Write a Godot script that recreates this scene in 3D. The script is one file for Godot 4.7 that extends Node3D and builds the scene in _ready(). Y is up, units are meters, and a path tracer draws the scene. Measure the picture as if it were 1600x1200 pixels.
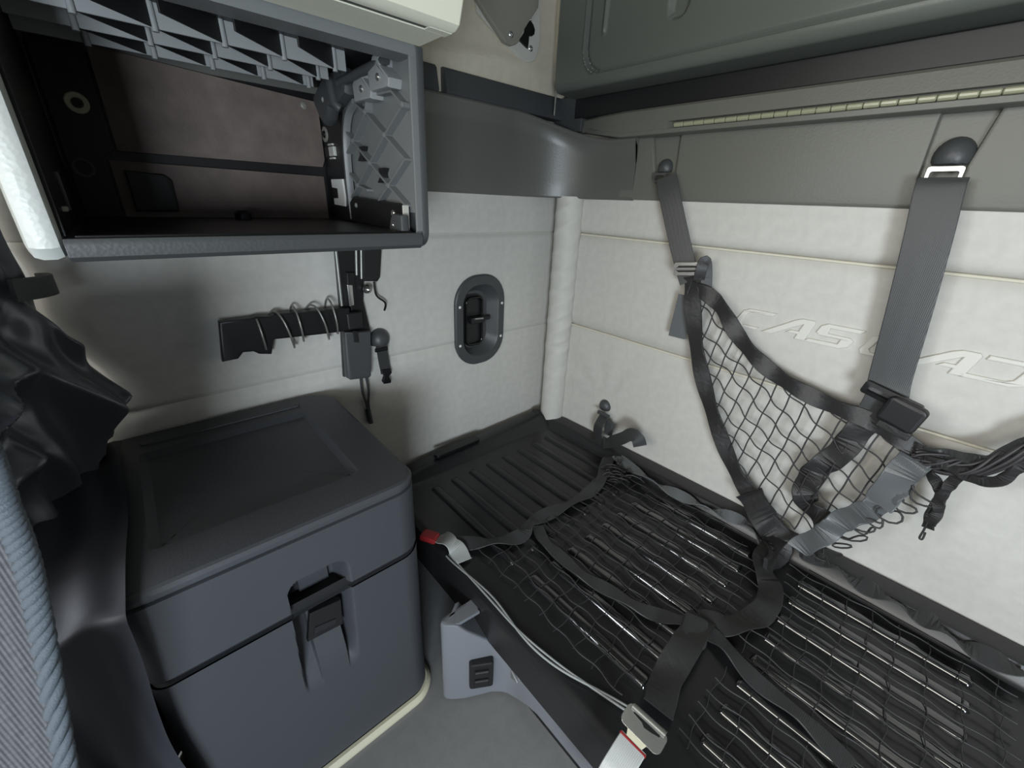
extends Node3D
# Sleeper berth of a long-haul truck cab: side wall at x = 0, rear wall at z = 0, y up, metres.

var M := {}
var used := {}

class Soup:
	var t := PackedVector3Array()
	var n := PackedVector3Array()
	func tri(a: Vector3, b: Vector3, c: Vector3) -> void:
		t.append(a); t.append(b); t.append(c)
		n.append(Vector3.ZERO); n.append(Vector3.ZERO); n.append(Vector3.ZERO)
	func quad(a: Vector3, b: Vector3, c: Vector3, d: Vector3) -> void:
		tri(a, b, c); tri(a, c, d)
	func trin(a: Vector3, b: Vector3, c: Vector3, na: Vector3, nb: Vector3, nc: Vector3) -> void:
		t.append(a); t.append(b); t.append(c)
		n.append(na); n.append(nb); n.append(nc)

# ------------------------------------------------------------------ mesh helpers
func commit(s: Soup, deg := 35.0) -> ArrayMesh:
	var nt := s.t.size() / 3
	var fn := PackedVector3Array(); fn.resize(nt)
	var vol := 0.0
	var c0 := s.t[0]
	var need := false
	for i in nt:
		var a := s.t[i * 3]; var b := s.t[i * 3 + 1]; var c := s.t[i * 3 + 2]
		fn[i] = (b - a).cross(c - a)
		vol += (a - c0).dot(fn[i])
		if s.n[i * 3] == Vector3.ZERO: need = true
	var flip := vol < 0.0
	var nn := PackedVector3Array(); nn.resize(nt * 3)
	if need:
		var near := {}
		var keys := []; keys.resize(nt * 3)
		for i in nt * 3:
			var p := s.t[i] * 20000.0
			var k := Vector3i(roundi(p.x), roundi(p.y), roundi(p.z))
			keys[i] = k
			if near.has(k): near[k].append(i / 3)
			else: near[k] = [i / 3]
		var lim := cos(deg_to_rad(deg))
		for i in nt:
			var base := fn[i].normalized()
			for j in 3:
				var sum := Vector3.ZERO
				for f in near[keys[i * 3 + j]]:
					var q: Vector3 = fn[f]
					if q.normalized().dot(base) >= lim: sum += q
				if sum == Vector3.ZERO: sum = Vector3.UP
				nn[i * 3 + j] = sum.normalized() * (-1.0 if flip else 1.0)
	var ov := PackedVector3Array(); var on := PackedVector3Array()
	for i in nt:
		var o := [0, 1, 2] if flip else [0, 2, 1]
		for j in o:
			ov.append(s.t[i * 3 + j])
			var g := s.n[i * 3 + j]
			on.append(g if g != Vector3.ZERO else nn[i * 3 + j])
	var arr := []; arr.resize(Mesh.ARRAY_MAX)
	arr[Mesh.ARRAY_VERTEX] = ov; arr[Mesh.ARRAY_NORMAL] = on
	var m := ArrayMesh.new()
	m.add_surface_from_arrays(Mesh.PRIMITIVE_TRIANGLES, arr)
	return m

func numbered(called: String) -> String:
	if not used.has(called):
		used[called] = 0
		return called
	used[called] += 1
	return "%s_%03d" % [called, used[called]]

func obj(called: String, s, mat: Material, parent: Node3D = null, deg := 35.0) -> MeshInstance3D:
	var o := MeshInstance3D.new()
	o.mesh = commit(s, deg) if s is Soup else s
	o.material_override = mat
	if parent == null:
		o.name = numbered(called); add_child(o)
	else:
		o.name = called; parent.add_child(o, true)
	return o

func tag(o: Node3D, label: String, category: String, group := "") -> Node3D:
	o.set_meta("label", label); o.set_meta("category", category)
	if group: o.set_meta("group", group)
	return o

func thing(called: String, label: String, category: String, group := "") -> Node3D:
	var o := Node3D.new(); o.name = numbered(called); add_child(o)
	return tag(o, label, category, group)

func struct(called: String, s, mat: Material, deg := 35.0) -> MeshInstance3D:
	var o := obj(called, s, mat, null, deg)
	o.set_meta("kind", "structure")
	return o

func fr(o: Vector3, x: Vector3, y: Vector3) -> Transform3D:
	x = x.normalized(); y = (y - x * y.dot(x)).normalized()
	return Transform3D(Basis(x, y, x.cross(y)), o)
func side_at(o: Vector3) -> Transform3D: return fr(o, Vector3(0, 0, -1), Vector3.UP)      # plane that faces +x
func back_at(o: Vector3) -> Transform3D: return fr(o, Vector3(1, 0, 0), Vector3.UP)       # plane that faces +z
func top_at(o: Vector3) -> Transform3D: return fr(o, Vector3(1, 0, 0), Vector3(0, 0, -1)) # plane that faces up

func rr(w: float, h: float, r: float, k := 5) -> PackedVector2Array:
	var p := PackedVector2Array()
	r = minf(r, minf(w, h) * 0.5 - 0.00001)
	for q in 4:
		var c := Vector2((w * 0.5 - r) * [1, -1, -1, 1][q], (h * 0.5 - r) * [1, 1, -1, -1][q])
		for i in k + 1:
			p.append(c + Vector2.from_angle(PI * 0.5 * (q + float(i) / k)) * r)
	return p
func circ(r: float, k := 16) -> PackedVector2Array:
	var p := PackedVector2Array()
	for i in k: p.append(Vector2.from_angle(TAU * i / k) * r)
	return p
func put(p: PackedVector2Array, x: Transform3D, d := 0.0) -> PackedVector3Array:
	var o := PackedVector3Array()
	for v in p: o.append(x * Vector3(v.x, v.y, d))
	return o
func shift(p: PackedVector2Array, by: Vector2) -> PackedVector2Array:
	var o := PackedVector2Array()
	for v in p: o.append(v + by)
	return o
func inset(p: PackedVector2Array, d: float) -> PackedVector2Array:   # counterclockwise outline
	var o := PackedVector2Array(); var n := p.size()
	for i in n:
		var a := (p[i] - p[(i + n - 1) % n]).normalized(); var b := (p[(i + 1) % n] - p[i]).normalized()
		var na := Vector2(-a.y, a.x); var nb := Vector2(-b.y, b.x)
		var m := na + nb
		var q := maxf(0.35, m.length_squared() * 0.5)
		o.append(p[i] + m / q * d)
	return o
func ccw(p: PackedVector2Array) -> PackedVector2Array: return p if area(p) > 0 else rev(p)
func rev(p: PackedVector2Array) -> PackedVector2Array:
	var q := p.duplicate(); q.reverse(); return q
func dense(p: PackedVector2Array, step: float) -> PackedVector2Array:
	var o := PackedVector2Array()
	for i in p.size():
		var q := p[(i + 1) % p.size()]
		var n := maxi(1, int(p[i].distance_to(q) / step))
		for j in n: o.append(p[i].lerp(q, float(j) / n))
	return o
func area(p: PackedVector2Array) -> float:
	var a := 0.0
	for i in p.size(): a += p[i].cross(p[(i + 1) % p.size()])
	return a * 0.5
func loft(s: Soup, loops: Array, c0 := true, c1 := true, closed := true) -> void:
	for i in loops.size() - 1:
		var a: PackedVector3Array = loops[i]; var b: PackedVector3Array = loops[i + 1]
		var n := a.size()
		for j in (n if closed else n - 1):
			var k := (j + 1) % n
			s.quad(a[j], a[k], b[k], b[j])
	if c0: fan(s, loops[0], true)
	if c1: fan(s, loops[-1], false)
func fan(s: Soup, p: PackedVector3Array, r: bool) -> void:
	var c := Vector3.ZERO
	for v in p: c += v
	c /= p.size()
	for i in p.size():
		var k := (i + 1) % p.size()
		if r: s.tri(c, p[k], p[i])
		else: s.tri(c, p[i], p[k])
func cap(s: Soup, p: PackedVector2Array, x: Transform3D, d: float, r: bool, ix := PackedInt32Array()) -> void:
	if ix.is_empty(): ix = Geometry2D.triangulate_polygon(p)
	for i in range(0, ix.size(), 3):
		var a := p[ix[i]]; var b := p[ix[i + 1]]; var c := p[ix[i + 2]]
		if ((b - a).cross(c - a) < 0) != r:
			var q := b; b = c; c = q
		s.tri(x * Vector3(a.x, a.y, d), x * Vector3(b.x, b.y, d), x * Vector3(c.x, c.y, d))
func slab(s: Soup, poly: PackedVector2Array, x: Transform3D, d0: float, d1: float, bev := 0.002) -> void:
	# outline drawn out from depth d0 to d1 along the frame's z, front and back edges rounded
	poly = ccw(poly)
	var loops := []
	var steps := [[1.0, 0.0], [0.3, 0.3], [0.0, 1.0]]
	for q in steps: loops.append(put(inset(poly, bev * q[0]), x, d0 + bev * q[1]))
	for i in 3: loops.append(put(inset(poly, bev * steps[2 - i][0]), x, d1 - bev * steps[2 - i][1]))
	loft(s, loops, false, false)
	var inn := inset(poly, bev)
	var ix := Geometry2D.triangulate_polygon(poly)
	cap(s, inn, x, d0, true, ix); cap(s, inn, x, d1, false, ix)
func rbox(s: Soup, c: Vector3, size: Vector3, r := 0.004, b := Basis.IDENTITY) -> void:
	slab(s, rr(size.x, size.y, r, 3), Transform3D(b, c), -size.z * 0.5, size.z * 0.5, minf(r, size.z * 0.45))
func lathe(s: Soup, prof: Array, x: Transform3D, k := 20) -> void:    # prof: [radius, height along z]
	var loops := []
	for q in prof: loops.append(put(circ(maxf(q[0], 0.00005), k), x, q[1]))
	loft(s, loops)
func smooth_path(p: Array, k := 6) -> Array:
	var o := []
	for i in p.size() - 1:
		var a: Vector3 = p[maxi(i - 1, 0)]; var b: Vector3 = p[i]; var c: Vector3 = p[i + 1]; var d: Vector3 = p[mini(i + 2, p.size() - 1)]
		for j in k: o.append(b.cubic_interpolate(c, a, d, float(j) / k))
	o.append(p[-1])
	return o
func tube(s: Soup, p: Array, r: float, k := 6, r1 := -1.0) -> void:
	var up := Vector3(0.31, 0.87, 0.39)
	var last := PackedVector3Array(); var ln := PackedVector3Array()
	var n := p.size()
	for i in n:
		var t: Vector3 = (p[mini(i + 1, n - 1)] - p[maxi(i - 1, 0)]).normalized()
		var x := up.cross(t)
		if x.length() < 0.05: x = Vector3(1, 0, 0).cross(t)
		x = x.normalized(); var y := t.cross(x); up = y
		up = t.cross(x)
		var rad := r if r1 < 0 else lerpf(r, r1, float(i) / (n - 1))
		var ring := PackedVector3Array(); var rn := PackedVector3Array()
		for j in k:
			var d := x * cos(TAU * j / k) + y * sin(TAU * j / k)
			rn.append(d); ring.append(p[i] + d * rad)
		if i > 0:
			for j in k:
				var q := (j + 1) % k
				s.trin(last[j], last[q], ring[q], ln[j], ln[q], rn[q])
				s.trin(last[j], ring[q], ring[j], ln[j], rn[q], rn[j])
		if i == 0 or i == n - 1:
			for j in k:
				var q := (j + 1) % k
				if i == 0: s.trin(p[i], ring[q], ring[j], -t, -t, -t)
				else: s.trin(p[i], ring[j], ring[q], t, t, t)
		last = ring; ln = rn
func ribbon(s: Soup, p: Array, w: float, th: float, sides: Array) -> void:
	# webbing: flat band along p, sides[i] = direction across the band (one or one per point)
	var loops := []; var n := p.size()
	for i in n:
		var t: Vector3 = (p[mini(i + 1, n - 1)] - p[maxi(i - 1, 0)]).normalized()
		var f := float(i) / (n - 1) * (sides.size() - 1)
		var a: Vector3 = sides[int(f)]; var b: Vector3 = sides[mini(int(f) + 1, sides.size() - 1)]
		var x := a.lerp(b, f - int(f)); x = (x - t * x.dot(t)).normalized()
		var y := t.cross(x)
		var c: Vector3 = p[i]
		var e := w * 0.5; var h := th * 0.5
		loops.append(PackedVector3Array([c + x * e + y * h * 0.3, c + x * e * 0.94 + y * h, c - x * e * 0.94 + y * h, c - x * e + y * h * 0.3,
			c - x * e - y * h * 0.3, c - x * e * 0.94 - y * h, c + x * e * 0.94 - y * h, c + x * e - y * h * 0.3]))
	loft(s, loops)
func sheet(s: Soup, nu: int, nv: int, f: Callable) -> void:
	var rows := []
	for i in nu + 1:
		var r := PackedVector3Array()
		for j in nv + 1: r.append(f.call(float(i) / nu, float(j) / nv))
		rows.append(r)
	loft(s, rows, false, false, false)
func screw(parent: Node3D, x: Transform3D, r := 0.006, mat: Material = null) -> void:
	var s := Soup.new()
	lathe(s, [[r, 0.0], [r, r * 0.25], [r * 0.75, r * 0.5], [r * 0.35, r * 0.58], [r * 0.3, r * 0.2], [0.0, r * 0.2]], x, 12)
	obj("screw", s, mat if mat else M.steel, parent)
func ramp(a: float, b: float, x: float) -> float: return smoothstep(a, b, x)

# ------------------------------------------------------------------ materials
func noise_img(size: int, freq: float, kind: int, seed_: int, oct := 3) -> Image:
	var n := FastNoiseLite.new()
	n.noise_type = kind; n.frequency = freq; n.seed = seed_; n.fractal_octaves = oct
	if kind == FastNoiseLite.TYPE_CELLULAR: n.fractal_type = FastNoiseLite.FRACTAL_NONE
	return n.get_seamless_image(size, size)
func normal_tex(img: Image, k: float) -> ImageTexture:
	var i := img.duplicate() as Image
	i.convert(Image.FORMAT_RGBA8); i.bump_map_to_normal_map(k)
	i.generate_mipmaps()
	return ImageTexture.create_from_image(i)
func tone_tex(img: Image, lo: float, hi: float) -> ImageTexture:
	var o := Image.create(img.get_width(), img.get_height(), false, Image.FORMAT_RGB8)
	for y in img.get_height():
		for x in img.get_width():
			var v := lerpf(lo, hi, img.get_pixel(x, y).r)
			o.set_pixel(x, y, Color(v, v, v))
	o.generate_mipmaps()
	return ImageTexture.create_from_image(o)
func mat(c: Color, rough: float, metal := 0.0, nt: Texture2D = null, scale := 6.0, nk := 0.4, at: Texture2D = null) -> StandardMaterial3D:
	var m := StandardMaterial3D.new()
	m.albedo_color = c; m.roughness = rough; m.metallic = metal
	m.cull_mode = BaseMaterial3D.CULL_DISABLED
	if nt or at:
		m.uv1_triplanar = true; m.uv1_world_triplanar = true
		m.uv1_scale = Vector3.ONE * scale
	if nt:
		m.normal_enabled = true; m.normal_texture = nt; m.normal_scale = nk
	if at: m.albedo_texture = at
	return m
func g(v: float, b := 0.0) -> Color: return Color(v, v, v + b)

func make_materials() -> void:
	var cell := noise_img(256, 0.09, FastNoiseLite.TYPE_CELLULAR, 3)
	var fine := noise_img(256, 0.12, FastNoiseLite.TYPE_SIMPLEX_SMOOTH, 5)
	var cloud := noise_img(256, 0.012, FastNoiseLite.TYPE_SIMPLEX_SMOOTH, 9, 4)
	var grain := normal_tex(cell, 3.0)
	var leather := normal_tex(fine, 3.0)
	var soft := tone_tex(cloud, 0.955, 1.0)
	var mottle := tone_tex(cloud, 0.85, 1.0)
	var weave := Image.create(64, 64, false, Image.FORMAT_RGB8)
	for y in 64:
		for x in 64:
			var v := 0.5 + 0.5 * sin(x * TAU / 8.0) * (1.0 if (y / 4) % 2 else 0.7)
			weave.set_pixel(x, y, Color(v, v, v))
	var rib := normal_tex(weave, 4.0)
	M.vinyl = mat(Color(0.80, 0.79, 0.76), 0.6, 0.0, leather, 9.0, 0.06, soft)
	M.letter = mat(Color(0.845, 0.835, 0.80), 0.5)
	M.cab = mat(Color(0.30, 0.30, 0.30), 0.6, 0.0, leather, 8.0, 0.1)
	M.seam_light = mat(Color(0.84, 0.82, 0.75), 0.7)  # cream tone for the painted light along the seams
	M.cream = mat(Color(0.80, 0.765, 0.69), 0.5, 0.0, leather, 8.0, 0.05, soft)
	M.door = mat(Color(0.87, 0.865, 0.79), 0.45, 0.0, grain, 5.0, 0.06)
	M.band = mat(Color(0.40, 0.40, 0.37), 0.42, 0.0, grain, 9.0, 0.14)
	M.bunk = mat(Color(0.36, 0.375, 0.35), 0.38, 0.0, grain, 9.0, 0.1)
	M.shaded_band = mat(Color(0.36, 0.36, 0.34), 0.36, 0.0, grain, 9.0, 0.1)  # band grey darkened to carry the shade beside the cabinets
	M.shell = mat(Color(0.26, 0.268, 0.272), 0.45, 0.0, grain, 9.0, 0.15)
	M.ribbed = mat(Color(0.43, 0.44, 0.44), 0.42)
	M.grille = mat(Color(0.56, 0.57, 0.57), 0.35)
	M.pale = mat(Color(0.80, 0.81, 0.79), 0.4, 0.0, grain, 8.0, 0.3)
	M.brown = mat(Color(0.46, 0.405, 0.375), 0.55, 0.0, leather, 5.0, 0.1, mottle)
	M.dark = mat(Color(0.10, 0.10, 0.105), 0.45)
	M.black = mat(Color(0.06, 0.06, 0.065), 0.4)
	M.tray = mat(Color(0.13, 0.13, 0.135), 0.3, 0.0, grain, 10.0, 0.05)
	M.fridge = mat(Color(0.262, 0.27, 0.287), 0.5, 0.0, grain, 9.0, 0.12)
	M.seam = mat(Color(0.12, 0.12, 0.13), 0.6)
	M.kick = mat(Color(0.46, 0.47, 0.49), 0.36, 0.0, grain, 9.0, 0.05)
	M.floor = mat(Color(0.50, 0.50, 0.495), 0.6, 0.0, leather, 8.0, 0.1, soft)
	M.web = mat(Color(0.21, 0.215, 0.215), 0.45, 0.0, rib, 40.0, 0.12)
	M.hem = mat(Color(0.17, 0.165, 0.165), 0.5, 0.0, normal_tex(cloud, 8.0), 9.0, 0.35)
	M.cord = mat(Color(0.20, 0.19, 0.195), 0.5)
	M.slack = mat(Color(0.20, 0.197, 0.20), 0.5)
	M.steel = mat(Color(0.75, 0.75, 0.74), 0.25, 0.9)
	M.wire = mat(Color(0.55, 0.55, 0.53), 0.35, 0.6)
	M.ring = mat(Color(0.82, 0.80, 0.70), 0.5)
	M.white = mat(Color(0.90, 0.90, 0.88), 0.5)
	M.red = mat(Color(0.55, 0.12, 0.13), 0.5)
	M.tan = mat(Color(0.52, 0.51, 0.47), 0.4, 0.0, grain, 9.0, 0.06)
	M.plate = mat(Color(0.74, 0.735, 0.70), 0.4)
	M.curtain = mat(Color(0.40, 0.41, 0.44), 0.30, 0.45)
	M.curtain.metallic_specular = 1.0
	M.drape = mat(Color(0.19, 0.195, 0.22), 0.6)  # dark tone of the added sheet that stands for shade
	M.knit = mat(Color(0.44, 0.44, 0.45), 0.9, 0.0, rib, 44.0, 0.6, mottle)
	M.braid = mat(Color(0.36, 0.39, 0.42), 0.8, 0.0, leather, 12.0, 0.8)
	M.lens = mat(Color(0.60, 0.60, 0.50), 0.15)
	M.smoke = mat(Color(0.05, 0.05, 0.05), 0.15)
	M.belt = mat(Color(0.37, 0.38, 0.385), 0.35, 0.0, rib, 40.0, 0.12)
	M.pale_belt = mat(Color(0.72, 0.73, 0.72), 0.3, 0.0, rib, 40.0, 0.12)
	M.rib = mat(Color(0.11, 0.11, 0.115), 0.10)
	M.rib.metallic_specular = 0.9; M.rib.clearcoat_enabled = true; M.rib.clearcoat = 1.0; M.rib.clearcoat_roughness = 0.08
	M.glass = mat(Color(0.9, 0.95, 0.95, 0.06), 0.02)
	M.glass.transparency = BaseMaterial3D.TRANSPARENCY_ALPHA

# ------------------------------------------------------------------ scene
func _ready() -> void:
	var cam := Camera3D.new(); cam.name = "camera"
	cam.transform = Transform3D(Basis(Vector3(0.65956, 0.03986, -0.75059), Vector3(-0.32768, 0.91395, -0.23941), Vector3(0.67646, 0.40386, 0.61587)), Vector3(1.1896, 1.2280, 1.2702))
	cam.fov = 85.58; cam.near = 0.02; cam.current = true
	add_child(cam)
	var we := WorldEnvironment.new(); we.name = "environment"
	var env := Environment.new()
	env.background_mode = Environment.BG_SKY
	var sky := Sky.new(); var sm := ProceduralSkyMaterial.new()
	sm.sky_top_color = Color(0.50, 0.66, 0.90); sm.sky_horizon_color = Color(0.86, 0.90, 0.95)
	sm.ground_bottom_color = Color(0.32, 0.32, 0.31); sm.ground_horizon_color = Color(0.62, 0.63, 0.63)
	sm.sun_angle_max = 0.0
	sm.sky_energy_multiplier = 1.2; sm.ground_energy_multiplier = 1.0
	sky.sky_material = sm; env.sky = sky
	env.tonemap_mode = Environment.TONE_MAPPER_LINEAR
	env.tonemap_exposure = 0.59
	env.sdfgi_enabled = true; env.ssao_enabled = true; env.ssil_enabled = true
	we.environment = env; add_child(we)
	# daylight through the windscreen and the two door windows
	day("windscreen_daylight", Vector3(1.2, 1.66, 2.93), Vector3(1.1, 0.9, 0.0), Vector2(1.95, 0.8), Color(1.0, 0.975, 0.92), 5.6)
	day("door_daylight", Vector3(2.36, 0.86, 2.14), Vector3(0.3, 0.9, 0.5), Vector2(0.6, 0.5), Color(0.91, 0.96, 1.0), 7.2)
	day("window_daylight", Vector3(0.04, 1.46, 2.40), Vector3(1.6, 0.7, 0.9), Vector2(1.0, 0.72), Color(0.95, 0.975, 1.0), 5.5)
	make_materials()
	shell()
	side_wall()
	back_wall()
	bands()
	upper_bunk()
	bunk_platform()
	fridge()
	cabinet()
	overhead()
	bracket()
	kick()
	curtains()
	wall_fittings()
	net()
	small_things()

func day(called: String, at: Vector3, to: Vector3, size: Vector2, c: Color, e: float) -> void:
	var l := AreaLight3D.new(); l.name = called
	add_child(l, true)
	l.area_size = size; l.light_color = c; l.light_energy = e
	l.area_range = 8.0; l.area_attenuation = 2.0
	l.shadow_enabled = true
	l.look_at_from_position(at, to)

func box(s: Soup, a: Vector3, b: Vector3) -> void: rbox(s, (a + b) * 0.5, (b - a).abs(), 0.003)
func holed(s: Soup, x: Transform3D, w0: float, w1: float, h0: float, h1: float, o: Rect2, d: float) -> void:
	# wall in the frame's xy plane with one rectangular opening, d thick
	for r in [[w0, w1, h0, o.position.y], [w0, w1, o.end.y, h1], [w0, o.position.x, o.position.y, o.end.y], [o.end.x, w1, o.position.y, o.end.y]]:
		slab(s, PackedVector2Array([Vector2(r[0], r[2]), Vector2(r[1], r[2]), Vector2(r[1], r[3]), Vector2(r[0], r[3])]), x, 0.0, d, 0.001)
func pane(called: String, x: Transform3D, o: Rect2) -> void:
	var s := Soup.new()
	slab(s, shift(rr(o.size.x, o.size.y, 0.04), o.get_center()), x, 0.0, 0.005, 0.001)
	struct(called, s, M.glass)

func shell() -> void:
	var s := Soup.new(); box(s, Vector3(-0.08, -0.06, -0.08), Vector3(2.48, 0.0, 3.08)); struct("floor", s, M.floor)
	s = Soup.new(); box(s, Vector3(-0.08, 2.3, -0.08), Vector3(2.48, 2.36, 3.08)); struct("ceiling", s, M.band)
	var dw := Rect2(-2.95, 1.05, 1.1, 0.82)
	s = Soup.new(); holed(s, side_at(Vector3(-0.08, 0, 0)), -3.06, 0.08, 0.0, 2.3, dw, 0.05); struct("wall_left", s, M.cream)
	pane("window_1", side_at(Vector3(-0.06, 0, 0)), dw)
	# the door on the right stands open
	s = Soup.new(); holed(s, side_at(Vector3(2.4, 0, 0)), -3.06, 0.08, 0.0, 2.3, Rect2(-2.60, 0.40, 0.85, 1.45), 0.06); struct("wall_right", s, M.cab)
	s = Soup.new(); box(s, Vector3(-0.03, 0, -0.08), Vector3(2.4, 2.3, -0.025)); struct("wall_back", s, M.cream)
	var ws := Rect2(0.2, 1.32, 2.0, 0.8)
	s = Soup.new(); holed(s, back_at(Vector3(0, 0, 3.0)), 0.0, 2.4, 0.0, 2.3, ws, 0.06); struct("wall_front", s, M.cab)
	pane("window_2", back_at(Vector3(0, 0, 3.03)), ws)

func puff(u: float, k := 8.0) -> float: return 1.0 - pow(absf(2.0 * u - 1.0), k)

func side_wall() -> void:
	# quilted vinyl of the side wall: panels meet in pressed seams
	var wall := get_node("wall_left")
	for r in [[0.0, 0.752, 0.010], [0.752, 1.122, 0.008], [1.122, 1.30, 0.006]]:
		var s := Soup.new()
		var nu := 46; var nv := 150
		var at := func(i: int, j: int) -> Vector3:
			var u := float(i) / nu; var v := float(j) / nv
			var x: float = r[2] * puff(u, 40.0) - 0.004 + 0.002 * sin(v * 9.0 + u * 5.0) * sin(u * 3.1)
			return Vector3(x, lerpf(r[0], r[1], u), lerpf(0.0, 1.8, v))
		for i in nu:
			for j in nv:
				var p: Vector3 = at.call(i, j)
				var q := Vector2(absf(p.z + 0.006 - 0.3665), absf(p.y + 0.008 - 0.822))
				if q.x < 0.083 and q.y < 0.137 and Vector2(maxf(q.x - 0.02, 0.0), maxf(q.y - 0.07, 0.0)).length() < 0.068: continue
				s.quad(p, at.call(i, j + 1), at.call(i + 1, j + 1), at.call(i + 1, j))
		obj("padded_panel", s, M.vinyl, wall)
	var up := Soup.new()
	sheet(up, 60, 60, func(u: float, v: float):
		var y := lerpf(1.50, 2.3, u); var z := lerpf(0.0, 1.8, v)
		var sweep := exp(-pow((y - (1.60 + 0.10 * (0.42 - z))) / 0.022, 2)) * ramp(0.05, 0.3, z)
		return Vector3(0.012 * sweep - 0.03 * ramp(1.62, 1.75, y) * ramp(0.55, 0.15, z) * 0.3, y, z))
	obj("upper_liner", up, M.cream, wall)
	var pan := Soup.new()
	slab(pan, shift(rr(0.10, 0.62, 0.03), Vector2(-0.008, 1.895)), side_at(Vector3(0.0, 0, 0)), -0.006, 0.007, 0.004)
	obj("raised_panel", pan, M.cream, wall)
	# padded roll that covers the corner
	var s := Soup.new()
	sheet(s, 220, 26, func(u: float, v: float):
		var y := lerpf(0.28, 1.25, u); var a := lerpf(-0.75, PI + 0.95, v)
		var w := 1.5 * pow(0.5 + 0.5 * sin(y * 105.0 + v * 15.0 + 2.6 * sin(y * 9.0) + sin(v * 5.0)), 3.0) * ramp(0.5, 0.75, y) * ramp(0.1, 0.35, v) * ramp(0.95, 0.6, v)
		w += 0.6 * sin(y * 61.0 + v * 11.0 + 1.0) * ramp(0.45, 0.62, y) * ramp(1.0, 0.8, y) * sin(v * PI)
		var r := 0.049 + 0.0026 * w
		var d := Vector3(0.684, 0, 0.73); var e := Vector3(0.73, 0, -0.684)
		return Vector3(0.097, y, 0.03) + (d * sin(a) + e * cos(a)) * r)
	struct("trim_1", s, M.vinyl, 60)
	s = Soup.new(); box(s, Vector3(-0.02, 0.0, 1.50), Vector3(0.03, 2.25, 1.82)); struct("trim_6", s, M.seam)

func back_wall() -> void:
	var wall := get_node("wall_back")
	for r in [[0.0, 0.785, 0.018], [0.785, 1.128, 0.018], [1.128, 1.30, 0.018]]:
		var s := Soup.new()
		sheet(s, 40, 120, func(u: float, v: float):
			var x := lerpf(0.1, 2.4, v); var y := lerpf(r[0], r[1], u)
			var z: float = r[2] * puff(u, 9.0) - 0.011
			if r[0] == 0.0:
				# cloth pulled towards the belt anchor
				var q := Vector2(x - 0.345, y - 0.52)
				var an := atan2(q.x, q.y); var l := q.length()
				z += 0.006 * exp(-l * 7.0) * sin(an * 9.0 + 1.0) * ramp(0.02, 0.07, l) * ramp(-0.1, 0.2, y - 0.45)
				var p := Vector2(x - 1.25, y - 0.50)
				z += 0.007 * sin(p.x * 8.0 + p.y * 15.0) * exp(-p.length_squared() * 6.0)
			return Vector3(x, y, z))
		obj("padded_panel", s, M.vinyl, wall, 50)
	for y in [0.785, 1.128]:
		var s := Soup.new(); tube(s, [Vector3(0.12, y - 0.003, -0.003), Vector3(2.4, y - 0.003, -0.003)], 0.0035, 8)
		obj("lit_seam", s, M.seam_light, wall)  # added pale line, stands for the lit top edge of the lower panel
	# raised italic letters across the middle panel: C A S C A D I A
	var C := [[0.02, 0.2], [0.1, 0.0], [0.62, 0.0], [0.66, 0.16], [0.24, 0.16], [0.18, 0.27], [0.2, 0.73], [0.26, 0.82], [0.78, 0.82], [0.82, 1.0], [0.2, 1.0], [0.06, 0.86]]
	var A := [[-0.14, 0.0], [0.36, 0.88], [0.48, 1.0], [0.72, 1.0], [0.78, 0.9], [0.82, 0.0], [0.6, 0.0], [0.59, 0.24], [0.34, 0.24], [0.42, 0.4], [0.58, 0.4], [0.57, 0.74], [0.1, 0.0]]
	var Sg := [[-0.06, 0.0], [0.66, 0.0], [0.78, 0.14], [0.8, 0.44], [0.7, 0.56], [0.26, 0.58], [0.24, 0.8], [0.8, 0.82], [0.84, 1.0], [0.14, 1.0], [0.04, 0.86], [0.04, 0.52], [0.14, 0.41], [0.56, 0.4], [0.57, 0.2], [0.0, 0.18]]
	var D := [[0.0, 0.0], [0.0, 0.18], [0.58, 0.18], [0.66, 0.28], [0.66, 0.72], [0.58, 0.82], [0.1, 0.82], [0.1, 1.0], [0.7, 1.0], [0.86, 0.84], [0.86, 0.16], [0.7, 0.0]]
	var I := [[0.0, 0.0], [0.22, 0.0], [0.22, 1.0], [0.0, 1.0]]
	var at := [0.738, 0.835, 0.928, 1.031, 1.131, 1.211, 1.315, 1.375]
	var k := 0
	for q in [C, A, Sg, C, A, D, I, A]:
		var p := PackedVector2Array()
		for v in q: p.append(Vector2(at[k] + v[0] * 0.108 + (v[1] - 0.0) * 0.020, 0.925 + v[1] * 0.055))
		var s := Soup.new(); slab(s, p, back_at(Vector3.ZERO), 0.001, 0.0125, 0.0026)
		obj("raised_letter", s, M.letter, wall, 20)
		k += 1

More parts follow.
